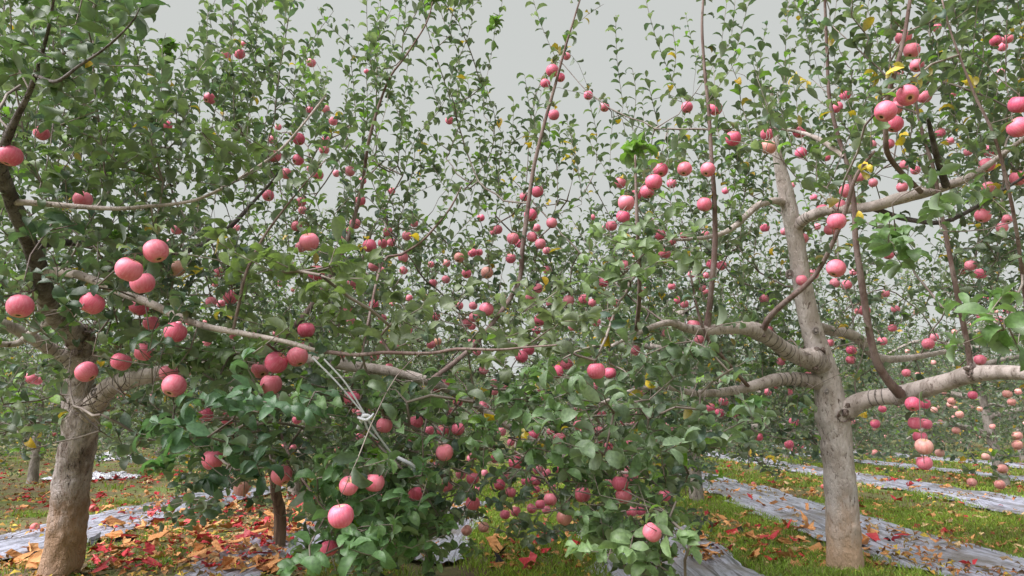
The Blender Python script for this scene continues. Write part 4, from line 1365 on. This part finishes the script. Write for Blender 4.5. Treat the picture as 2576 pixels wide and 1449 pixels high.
# ================================================================ FARTHER TREES OF THE ROWS
def far_tree(seed):
    r = np.random.default_rng(seed)
    global rng
    keep_rng = rng
    rng = r
    s = Skel(30000)
    lean = r.normal(0, 0.05, 2)
    tp = [np.array([0, 0, -0.05]), np.array([lean[0] * .5, lean[1] * .5, 0.4]), np.array([lean[0], lean[1], 0.85]), np.array([lean[0] * 1.5, lean[1] * 1.5, 1.6]), np.array([lean[0] * 2, lean[1] * 2, 2.4])]
    p, rd = resample(tp, [0.095, 0.074, 0.066, 0.042, 0.018], 0.08)
    tb = Tubes()
    tb.add(p, rd, k=12, rough=0.1)
    s.limb(p, rd, attach=False)
    n_l = 7
    for i in range(n_l):
        a = i * 2.4 + r.normal(0, 0.2)
        h = 0.75 + 0.25 * i
        L = (1.7 - 0.12 * i) * r.uniform(0.85, 1.15)
        st = np.array([lean[0], lean[1], h])
        dr = np.array([math.cos(a), math.sin(a), 0])
        pts = [st, st + dr * L * 0.3 + np.array([0, 0, 0.10]), st + dr * L * 0.65 + np.array([0, 0, 0.15]), st + dr * L + np.array([0, 0, -0.05])]
        q, rq = resample(pts, [0.05, 0.042, 0.028, 0.012], 0.1)
        tb.add(q, rq, k=8, rough=0.06)
        s.limb(q, rq)
    lv = Leaves()
    tg = []
    while len(tg) < 820:
        q = r.uniform(-1, 1, 3)
        if np.hypot(q[0], q[1]) > 1:
            continue
        rad = 2.25
        hmin, hmax = 0.40, 3.3 - 0.9 * (q[0] ** 2 + q[1] ** 2) + r.uniform(0, 0.5)
        z = hmin + (hmax - hmin) * (q[2] * .5 + .5)
        if z < 0.9 and np.hypot(q[0], q[1]) < 0.35:
            continue
        tg.append(np.array([q[0] * rad, q[1] * rad, z]))
    tg.sort(key=lambda t: s.nearest(t)[1])
    for t in tg:
        up = 1.0 if t[2] > 1.6 else r.uniform(-0.3, 0.7)
        ex = shoot_path(t, r.uniform(0.15, 0.45), r.normal(0, 0.4, 2), r=r, up=up, n_=4)
        ch = s.grow(t, extra=ex, step=0.14)
        a = s.pos[np.array(ch)]
        lv.shoot(a[-7:], spacing=0.042, size=0.085, r=r)
    pp, d, u_, l, c = lv.final(r, 0.03, 0.06)
    v1, q1, t1, c1 = leaf_arrays(pp, d, u_, l, c, "coarse", seed)
    t2b = Tubes()
    s.tubes(t2b, k=3, rmin=0.0022)
    v2, q2, t2, c2 = t2b.arrays()
    n1 = len(v1)
    trunk_v = tb.arrays()
    tm = fast_mesh("trunk", trunk_v[0], [trunk_v[1], trunk_v[2]], M_FARBARK, None, True, None, None, trunk_v[3])
    cm = fast_mesh("crown", np.concatenate([v1, v2]), [np.concatenate([q1, q2 + n1]), np.concatenate([t1, t2 + n1])], [M_LEAF, M_TWIG], None, True,
                   np.concatenate([np.zeros(len(q1)), np.ones(len(q2)), np.zeros(len(t1)), np.ones(len(t2))]), None, np.concatenate([c1, c2]))
    rng = keep_rng
    return tm, cm, np.array(tg)


PROTO = [far_tree(101), far_tree(102), far_tree(103)]
ROWX = {"left": [-2.85, -7.75, -12.3, -17.0], "right": [2.07, 6.75, 11.6, 16.3, 21.0]}
far_list = []
for side, xs in ROWX.items():
    for ri, x in enumerate(xs):
        first = 8.1 if ri == 0 else 5.6 + (ri * 1.3) % 2.5
        y = first
        k = 0
        while y < 44:
            if not (abs(x) > y * 0.95 + 3.0):
                far_list.append((side, ri, k, x + rng.normal(0, 0.12), y + rng.normal(0, 0.25)))
                k += 1
            y += 3.7
first_use = [True] * 3
NUM = ["first", "second", "third", "fourth", "fifth", "sixth", "seventh", "eighth", "ninth", "tenth", "eleventh", "twelfth", "thirteenth"]
ROWN = {("left", 0): "behind the left trunk", ("left", 1): "left of the foil heaps", ("left", 2): "third from the left trunk outward", ("left", 3): "farthest to the left",
        ("right", 0): "behind the pale trunk", ("right", 1): "with the grey leaning trunk", ("right", 2): "beyond the grey leaning trunk", ("right", 3): "fourth to the right", ("right", 4): "farthest to the right"}
far_apples = []
for (side, ri, k, x, y) in far_list:
    j = int(rng.integers(0, 3))
    leaning = False
    if side == "right" and ri == 1 and k == 1:
        g = GP(2527, 1226)
        x, y = g[0], g[1]
        leaning = True
    if side == "right" and ri == 1 and k == 0:
        continue
    e = empty("apple_tree", Vector((x, y, gh(x, y))))
    e.rotation_euler = (0, 0, rng.uniform(0, 6.28))
    sc_ = rng.uniform(0.86, 1.02)
    e.scale = (sc_, sc_, sc_)
    tag(e, ("apple tree with grey leaning trunk near the right edge" if leaning else f"{NUM[k]} apple tree back in the orchard row {ROWN[(side, ri)]}"), "tree", "apple trees in the orchard rows")
    tm, cm, tg = PROTO[j]
    for m_ in (tm, cm):
        if first_use[j]:
            c2 = m_
        else:
            c2 = m_.copy()
            COL.objects.link(c2)
        c2.parent = e
    first_use[j] = False
    if y < 30:
        r3 = np.random.default_rng(int(abs(x * 100 + y * 1000)))
        ca, sa = math.cos(e.rotation_euler[2]), math.sin(e.rotation_euler[2])
        sel = r3.permutation(len(tg))
        cnt = 0
        for t in tg[sel]:
            if cnt > (34 if side == "right" and ri >= 1 else 22):
                break
            if r3.random() < 0.5 or t[2] < 2.3:
                q = np.array([x + sc_ * (ca * t[0] - sa * t[1]), y + sc_ * (sa * t[0] + ca * t[1]), gh(x, y) + sc_ * t[2] - 0.04])
                far_apples.append((q, side == "right" and ri >= 1))
                cnt += 1
# distant rows that read as one mass
va, fa = [], []
r = np.random.default_rng(5)
pos_, d_, u_, l_ = [], [], [], []
for row in range(-12, 15):
    for yy in np.arange(46, 78, 0.8):
        for _ in range(22):
            x_ = row * 4.8 + 2.1 + r.normal(0, 1.3)
            pos_.append((x_, yy + r.normal(0, 0.5), 0.6 + 2.9 * r.random() ** 1.2))
pos_ = np.array(pos_)
n_ = len(pos_)
v1, q1, t1, c1 = leaf_arrays(pos_, r.normal(0, 1, (n_, 3)), r.normal(0, 0.6, (n_, 3)) + np.array([0, 0, 1.0]), r.uniform(0.35, 0.6, n_), leaf_colors(n_, r, 0.03, 0.06), "coarse", 9)
o = fast_mesh("distant_orchard", v1, [q1, t1], M_LEAF, None, True, None, (0, 46, 0), c1)
tag(o, "far rows of apple trees merging into one green mass", "trees", kind="stuff")

# small apples deep in the near crowns, past counting
lowm = apple_mesh("near_apple_shape", 8, 14, 10)
lv_ = np.array([v.co[:] for v in lowm.vertices])
lq = np.array([p.vertices[:] for p in lowm.polygons])
V = np.concatenate([p_ + lv_ * dia for p_, dia in MORE])
Q = (np.arange(len(MORE))[:, None, None] * len(lv_) + lq[None]).reshape(-1, 4)
o = fast_mesh("apples", V, [Q], M_APPLE, None, True, None, tuple(MORE[0][0]), None)
o.color = (0.82, 0.26, 0.345, 1)
tag(o, "many smaller pink apples deep among the leaves of the near trees", "apples", kind="stuff")

# small far apples, past counting
lowa = apple_mesh("far_apple_shape", 3, 8, 6)
lv_ = np.array([v.co[:] for v in lowa.vertices])
lq = np.array([p.vertices[:] for p in lowa.polygons])
for pale_, nm in ((False, "pink"), (True, "pale")):
    sel = [q for q, pl in far_apples if pl == pale_]
    if not sel:
        continue
    sel = np.array(sel)
    V = (sel[:, None, :] + lv_[None] * 0.078).reshape(-1, 3)
    Q = (np.arange(len(sel))[:, None, None] * len(lv_) + lq[None]).reshape(-1, 4)
    o = fast_mesh("apples", V, [Q], M_APPLE, None, True, None, (sel[0][0], sel[0][1], 0), None)
    o.color = (0.80, 0.42, 0.38, 1) if pale_ else (0.70, 0.20, 0.23, 1)
    tag(o, "countless small pale peach apples in the far trees on the right" if pale_ else "countless small pink apples in the far trees", "apples", kind="stuff")

# ================================================================ ON THE GROUND
g = GP(703, 1388)
zs = (g - CAM) @ FWD
st = Tubes()
p, rr = resample([g + np.array([0, 0, -0.08]), g + np.array([-0.01, 0, 0.25]), P(694, 1240, zs), P(690, 1170, zs + .02)], [0.045, 0.042, 0.037, 0.035], 0.05)
st.add(p, rr, k=14, rough=0.12)
o = st.build("wooden_stake", M_STAKE, None, tuple(g))
tag(o, "weathered brown wooden stake standing in fallen paper at the lower left", "stake")

tb = Tubes()
TW = [[(785, 898, 2.75, 3.2), (850, 960, 2.75, 3), (915, 1040, 2.75, 3)], [(815, 903, 2.75, 3), (870, 960, 2.74, 3), (917, 1040, 2.75, 3)], [(917, 1040, 2.75, 4.5), (945, 1082, 2.8, 4), (985, 1140, 2.85, 3.5)],
      [(913, 1038, 2.75, 4), (925, 1075, 2.78, 3.5), (950, 1105, 2.8, 3)], [(900, 1078, 2.74, 6), (915, 1042, 2.73, 7), (932, 1048, 2.73, 5)], [(900, 1050, 2.73, 5), (925, 1052, 2.72, 6), (940, 1040, 2.73, 3)],
      [(985, 1140, 2.85, 5), (1010, 1152, 2.83, 7), (1035, 1165, 2.83, 7), (1053, 1187, 2.84, 5)], [(978, 1145, 2.85, 5), (976, 1170, 2.86, 5), (975, 1192, 2.86, 4)]]
for t in TW:
    t = [(a[0], a[1], a[2] * 0.89, a[3]) for a in t]
    p, rr = resample(*wpath(t), 0.01)
    rr = rr * 1.5
    sag_ = np.sin(np.linspace(0, math.pi, len(p)))[:, None] * np.array([0, 0, -0.006])
    tb.add(p + sag_, rr, k=6)
    keep_path(t, 0.95, 4.0)
o = tb.build("white_twine", M_TWINE, None, tuple(P(915, 1042, 2.75)))
tag(o, "white plastic twine knotted and stretched across the low boughs", "twine")
# string the low apples hang along
tb = Tubes()
z3 = 3.45
p, rr = resample([P(2313, 985, z3), P(2314, 1040, z3), P(2318, 1100, z3), P(2325, 1165, z3)], [0.0022] * 4, 0.03)
tb.add(p, rr, k=5)
o = tb.build("hanging_twig", M_TWIG, None, tuple(P(2313, 985, z3)))
tag(o, "thin bare twig hanging under the thick right limb among pink apples", "twig")


def crumpled(seed, mat):
    r = np.random.default_rng(seed)
    n_ = 11
    w_, h_ = r.uniform(0.13, 0.18), r.uniform(0.13, 0.18)
    V = np.array([[(i / (n_ - 1) - .5) * w_, (j / (n_ - 1) - .5) * h_, 0.0] for j in range(n_) for i in range(n_)])
    for _ in range(5):
        a = r.random() * math.pi
        ax = np.array([math.cos(a), math.sin(a), 0.0])
        nn = np.array([-math.sin(a), math.cos(a), 0.0])
        off = r.normal(0, 0.025)
        sgn = 1 if r.random() < 0.7 else -1
        ang = r.uniform(0.3, 2.3) * sgn
        for k in range(len(V)):
            dd = V[k] @ nn - off
            if dd > 0:
                rest = V[k] - nn * dd
                V[k] = rest + nn * dd * math.cos(ang) + np.array([0, 0, 1.0]) * dd * math.sin(ang)
        # a new general orientation between folds
        q = r.normal(0, 0.35)
        c_, s_ = math.cos(q), math.sin(q)
        V = V @ np.array([[1, 0, 0], [0, c_, -s_], [0, s_, c_]]).T
    for k in range(len(V)):
        V[k] += 0.006 * np.array([noise.noise(Vector(V[k] * 30 + m2 * 7)) for m2 in range(3)])
    V -= V.mean(axis=0)
    V[:, 2] *= 0.42
    V[:, 2] -= np.percentile(V[:, 2], 12)
    F = [(j * n_ + i, j * n_ + i + 1, (j + 1) * n_ + i + 1, (j + 1) * n_ + i) for j in range(n_ - 1) for i in range(n_ - 1)]
    me = bpy.data.meshes.new("paper_bag")
    me.from_pydata(V.tolist(), [], F)
    me.materials.append(mat)
    me.polygons.foreach_set("use_smooth", [False] * len(F))
    me.update()
    return me


PB = {"orange": [crumpled(s, M_KRAFT) for s in range(1, 9)], "red": [crumpled(s, M_RED) for s in range(21, 27)], "black": [crumpled(s, M_BLACK) for s in range(31, 33)]}
# ground patches strewn with bags: (u0, u1, v0, v1, count, share of orange, share of red, scale, words)
PATCH = [
    (235, 700, 1330, 1449, 80, 0.52, 0.43, 1.0, "between the left trunk and the brown stake"),
    (380, 760, 1255, 1345, 75, 0.42, 0.55, 0.9, "in the red carpet behind the stake"),
    (700, 900, 1230, 1400, 26, 0.60, 0.35, 0.9, "right of the brown stake"),
    (0, 110, 1385, 1449, 12, 0.6, 0.4, 1.0, "left of the left trunk's foot"),
    (1235, 1480, 1340, 1449, 15, 0.62, 0.3, 1.1, "on the grass at the bottom centre"),
    (1500, 1700, 1400, 1449, 6, 0.8, 0.2, 1.0, "by the crumpled film at the bottom centre"),
    (1730, 2075, 1315, 1430, 44, 0.72, 0.22, 1.05, "left of the pale trunk's foot"),
    (2165, 2290, 1345, 1400, 9, 0.55, 0.4, 1.0, "right of the pale trunk's foot"),
    (350, 720, 1130, 1200, 14, 0.45, 0.55, 0.8, "on the ground right of the foil heaps"),
    (0, 330, 1120, 1290, 14, 0.35, 0.65, 0.8, "on the ground behind the left trunk"),
    (1780, 2060, 1150, 1290, 14, 0.75, 0.25, 0.8, "by the strips behind the pale trunk's left"),
    (2170, 2576, 1120, 1320, 26, 0.72, 0.28, 0.8, "by the strips right of the pale trunk"),
]
ORDN = ["nearest", "second nearest", "third nearest", "fourth nearest", "fifth nearest", "sixth nearest", "seventh nearest", "eighth nearest", "ninth nearest", "tenth nearest"]
for (u0, u1, v0, v1, cnt, so_, sr_, sc_, words) in PATCH:
    items = []
    for _ in range(cnt):
        g = GP(rng.uniform(u0, u1), rng.uniform(v0, v1))
        if math.hypot(g[0] - TREE_R.location[0], g[1] - TREE_R.location[1]) < 0.2 or math.hypot(g[0] - TREE_L.location[0], g[1] - TREE_L.location[1]) < 0.22:
            continue
        t = rng.random()
        kind = "orange" if t < so_ else ("red" if t < so_ + sr_ else "black")
        items.append((math.hypot(g[0], g[1]), kind, g))
    items.sort(key=lambda a: a[0])
    seen = {}
    for (dd, kind, g) in items:
        k = seen.get(kind, 0)
        seen[kind] = k + 1
        o = bpy.data.objects.new("paper_bag", PB[kind][int(rng.integers(0, len(PB[kind])))])
        COL.objects.link(o)
        s = sc_ * rng.uniform(0.6, 1.15) * (0.85 if kind == "red" else 0.92)
        o.location = (g[0], g[1], gh(g[0], g[1]) + (0.045 if on_film(g[0], g[1]) else 0.028))
        o.scale = (s, s, s)
        o.rotation_euler = (rng.normal(0, 0.15), rng.normal(0, 0.15), rng.uniform(0, 6.28))
        look = {"orange": "crumpled orange paper bag", "red": "crumpled red wax paper", "black": "crumpled black paper"}[kind]
        if k < 10:
            tag(o, f"{look}, {ORDN[k]} {words}", "paper", "fallen paper bags on the ground")
        else:
            tag(o, f"{look} farther back {words}", "paper", "fallen paper bags " + kind + " " + words)

# smaller paper scraps, past counting
r = np.random.default_rng(77)
sv, sq, scl, nb = [], [], [], 0
SPOTS = [(480, 760, 1340, 1449, 160, 0.55), (235, 700, 1290, 1449, 260, 0.5), (380, 800, 1240, 1345, 330, 0.4), (0, 430, 1110, 1300, 260, 0.3), (350, 720, 1105, 1235, 260, 0.3), (1730, 2080, 1290, 1440, 150, 0.7), (1235, 1560, 1330, 1449, 60, 0.7),
         (1760, 2080, 1120, 1260, 260, 0.85), (2160, 2576, 1110, 1240, 420, 0.85), (2160, 2576, 1230, 1449, 200, 0.8), (1100, 1450, 1240, 1340, 60, 0.7)]
for (u0, u1, v0, v1, cnt, so_) in SPOTS:
    for _ in range(cnt):
        g = GP(r.uniform(u0, u1), r.uniform(v0, v1))
        if on_film(g[0], g[1]) and u0 != 480 and r.random() < 0.75:
            continue
        w_ = r.uniform(0.03, 0.075) * (1.4 if v1 < 1310 else 1.0)
        q = np.array([[(i / 3 - .5) * w_, (j / 3 - .5) * w_ * 0.8, 0.0] for j in range(4) for i in range(4)])
        q += r.normal(0, w_ * 0.13, q.shape)
        q[:, 2] += np.abs(q[:, 0]) * r.uniform(-0.7, 0.7) + q[:, 1] * r.uniform(-0.3, 0.3)
        a = r.random() * 6.28
        ca, sa = math.cos(a), math.sin(a)
        q = np.stack([q[:, 0] * ca - q[:, 1] * sa, q[:, 0] * sa + q[:, 1] * ca, q[:, 2] - q[:, 2].min()], 1)
        sv.append(q + np.array([g[0], g[1], gh(g[0], g[1]) + 0.02 + (0.03 if on_film(g[0], g[1]) else 0)]))
        for j in range(3):
            for i in range(3):
                b_ = nb + j * 4 + i
                if (i != 1 or j != 1) and r.random() < 0.22:
                    continue
                sq.append((b_, b_ + 1, b_ + 5, b_ + 4))
        nb += 16
        t = r.random()
        col_ = np.array([0.66, 0.32, 0.13]) if t < so_ else np.array([0.52, 0.035, 0.05])
        if r.random() < 0.15:
            col_ = np.array([0.72, 0.5, 0.28])
        scl.append(np.repeat((col_ * r.uniform(0.5, 1.1))[None], 16, axis=0))
o = fast_mesh("paper_scraps", np.concatenate(sv), [np.array(sq)], M_LITTER, None, False, None, (0, 4, 0), np.concatenate(scl))
tag(o, "torn orange and red paper scraps strewn over the ground", "paper", kind="stuff")

# windfall apples
for (u, v, lab) in [(86, 1339, "fallen pink apple lying by the film left of the left trunk"), (232, 1290, "small fallen apple on the grass just right of the left trunk"), (2072, 1236, "fallen apple lying on the film just left of the pale trunk"), (1896, 1226, "pale fallen apple on the film left of the pale trunk")]:
    g = GP(u, v)
    o = bpy.data.objects.new("apple", AMESH[1])
    COL.objects.link(o)
    o.location = (g[0], g[1], gh(g[0], g[1]) + 0.045)
    o.scale = (0.075,) * 3
    o.rotation_euler = (1.2, 0.4, 1)
    o.color = (0.6, 0.16, 0.13, 1)
    tag(o, lab, "apple", "windfall apples on the ground")

# grass: patches between the strips
r = np.random.default_rng(21)


def grass_field(n_, ymin, ymax, hgt, wid, thr):
    P_, = [[]]
    y = ymin + (ymax - ymin) * r.random(n_ * 3) ** 1.3
    x = (r.random(n_ * 3) * 2 - 1) * (y * 0.86 + 0.8)
    keep = []
    for i in range(n_ * 3):
        if len(keep) >= n_:
            break
        nn = noise.noise(Vector((x[i] * 0.8, y[i] * 0.5, 2.0))) + 0.5 * noise.noise(Vector((x[i] * 3, y[i] * 3, 7.0)))
        bias = 0.16 if x[i] > -1.3 else -0.52
        if nn + bias + r.normal(0, 0.15) < thr:
            continue
        if on_film(x[i], y[i], -0.06):
            continue
        keep.append(i)
    x, y = x[keep], y[keep]
    k = len(x)
    z = np.array([gh(a, b_) for a, b_ in zip(x, y)])
    h = hgt * r.uniform(0.5, 1.3, k)
    a = r.random(k) * 6.28
    w_ = wid * r.uniform(0.7, 1.3, k)
    dx, dy = np.cos(a), np.sin(a)
    lean = r.uniform(0.15, 0.9, k) * h
    la = r.random(k) * 6.28
    lx, ly = np.cos(la) * lean, np.sin(la) * lean
    V = np.zeros((k, 5, 3))
    V[:, 0] = np.stack([x - dx * w_, y - dy * w_, z - 0.005], 1)
    V[:, 1] = np.stack([x + dx * w_, y + dy * w_, z - 0.005], 1)
    V[:, 2] = np.stack([x + dx * w_ * .8 + lx * .35, y + dy * w_ * .8 + ly * .35, z + h * .6], 1)
    V[:, 3] = np.stack([x - dx * w_ * .8 + lx * .35, y - dy * w_ * .8 + ly * .35, z + h * .6], 1)
    V[:, 4] = np.stack([x + lx, y + ly, z + h * 0.95], 1)
    b_ = np.arange(k)[:, None] * 5
    Q = b_ + np.array([[0, 1, 2, 3]])
    T = b_ + np.array([[3, 2, 4]])
    c = np.array([0.26, 0.38, 0.06]) * (0.5 + 0.8 * r.random((k, 1)))
    patch = np.array([noise.noise(Vector((a * 1.3, b_ * 1.3, 70))) for a, b_ in zip(x, y)])[:, None]
    c = c * (1 + 0.5 * np.clip(patch, -0.8, 0.8)) * np.array([1.0, 1.0, 1.0]) + np.clip(patch, 0, 1) * np.array([0.06, 0.03, 0.0])
    dry = r.random(k) < 0.22 + 0.4 * np.clip(-patch[:, 0], 0, 1)
    c[dry] = np.array([0.26, 0.24, 0.08]) * (0.6 + 0.6 * r.random((int(dry.sum()), 1)))
    return V.reshape(-1, 3), Q, T, np.repeat(c, 5, axis=0)


a_ = grass_field(85000, 3.6, 9.0, 0.055, 0.0035, 0.0)
b2 = grass_field(60000, 8.0, 24.0, 0.07, 0.008, 0.05)
n1 = len(a_[0])
o = fast_mesh("grass", np.concatenate([a_[0], b2[0]]), [np.concatenate([a_[1], b2[1] + n1]), np.concatenate([a_[2], b2[2] + n1])], M_GRASS, None, False, None, (0, 4, 0), np.concatenate([a_[3], b2[3]]))
tag(o, "short green grass growing between the film strips", "grass", kind="stuff")

# fallen leaves, dry and yellow
n_ = 22000
y = 3.5 + 24 * r.random(n_) ** 1.8
x = (r.random(n_) * 2 - 1) * (y * 0.86 + 0.6)
film = np.array([on_film(a, b_) for a, b_ in zip(x, y)])
pat = np.array([noise.noise(Vector((a * 1.1, b_ * 1.1, 33))) for a, b_ in zip(x, y)])
kp = np.where(film, (r.random(n_) < 0.85) & (pat > 0.02), pat > -0.25)
x, y, film = x[kp], y[kp], film[kp]
z = np.array([gh(a, b_) for a, b_ in zip(x, y)]) + np.where(film, 0.055, 0.022)
k = len(x)
cl = np.array([[0.30, 0.17, 0.06], [0.42, 0.24, 0.05], [0.16, 0.08, 0.04], [0.50, 0.36, 0.05], [0.20, 0.14, 0.07], [0.42, 0.16, 0.06]])[r.integers(0, 6, k)] * (0.6 + 0.6 * r.random((k, 1)))
v1, q1, t1, c1 = leaf_arrays(np.stack([x, y, z], 1), np.stack([r.normal(0, 1, k), r.normal(0, 1, k), r.normal(0, 0.2, k)], 1), np.stack([r.normal(0, .5, k), r.normal(0, .5, k), np.ones(k)], 1), r.uniform(0.04, 0.075, k), cl, "coarse", 5)
o = fast_mesh("leaves", v1, [q1, t1], M_LITTER, None, True, None, (0, 4, 0), c1)
tag(o, "dry brown and yellow leaves strewn over grass and film", "leaves", kind="stuff")

# low broad-leaved weeds in front, round the trunks
lvw = Leaves()
for _ in range(700):
    uu, vv = rng.uniform(0, 2576), rng.uniform(1390, 1500)
    g = GP(uu, vv)
    if on_film(g[0], g[1]) or noise.noise(Vector((g[0] * 1.5, g[1] * 1.5, 50))) < -0.05:
        continue
    q = g + np.array([0, 0, 0.01])
    for _k in range(rng.integers(5, 10)):
        a = rng.random() * 6.28
        lvw.add(q + rng.normal(0, 0.01, 3) * np.array([1, 1, 0]), np.array([math.cos(a), math.sin(a), rng.uniform(0.3, 1.4)]), np.array([0, 0, 1.0]) + rng.normal(0, .3, 3), rng.uniform(0.03, 0.06), (0.13, 0.22, 0.05))
p, d, u_, l, c = lvw.final(r)
v1, q1, t1, c1 = leaf_arrays(p, d, u_, l, c, "coarse", 5)
o = fast_mesh("weeds", v1, [q1, t1], M_GRASS, None, True, None, (0, 4, 0), c1)
tag(o, "low bright weeds round the feet of the trunks", "weeds", kind="stuff")
print("apples", len(apple_data))
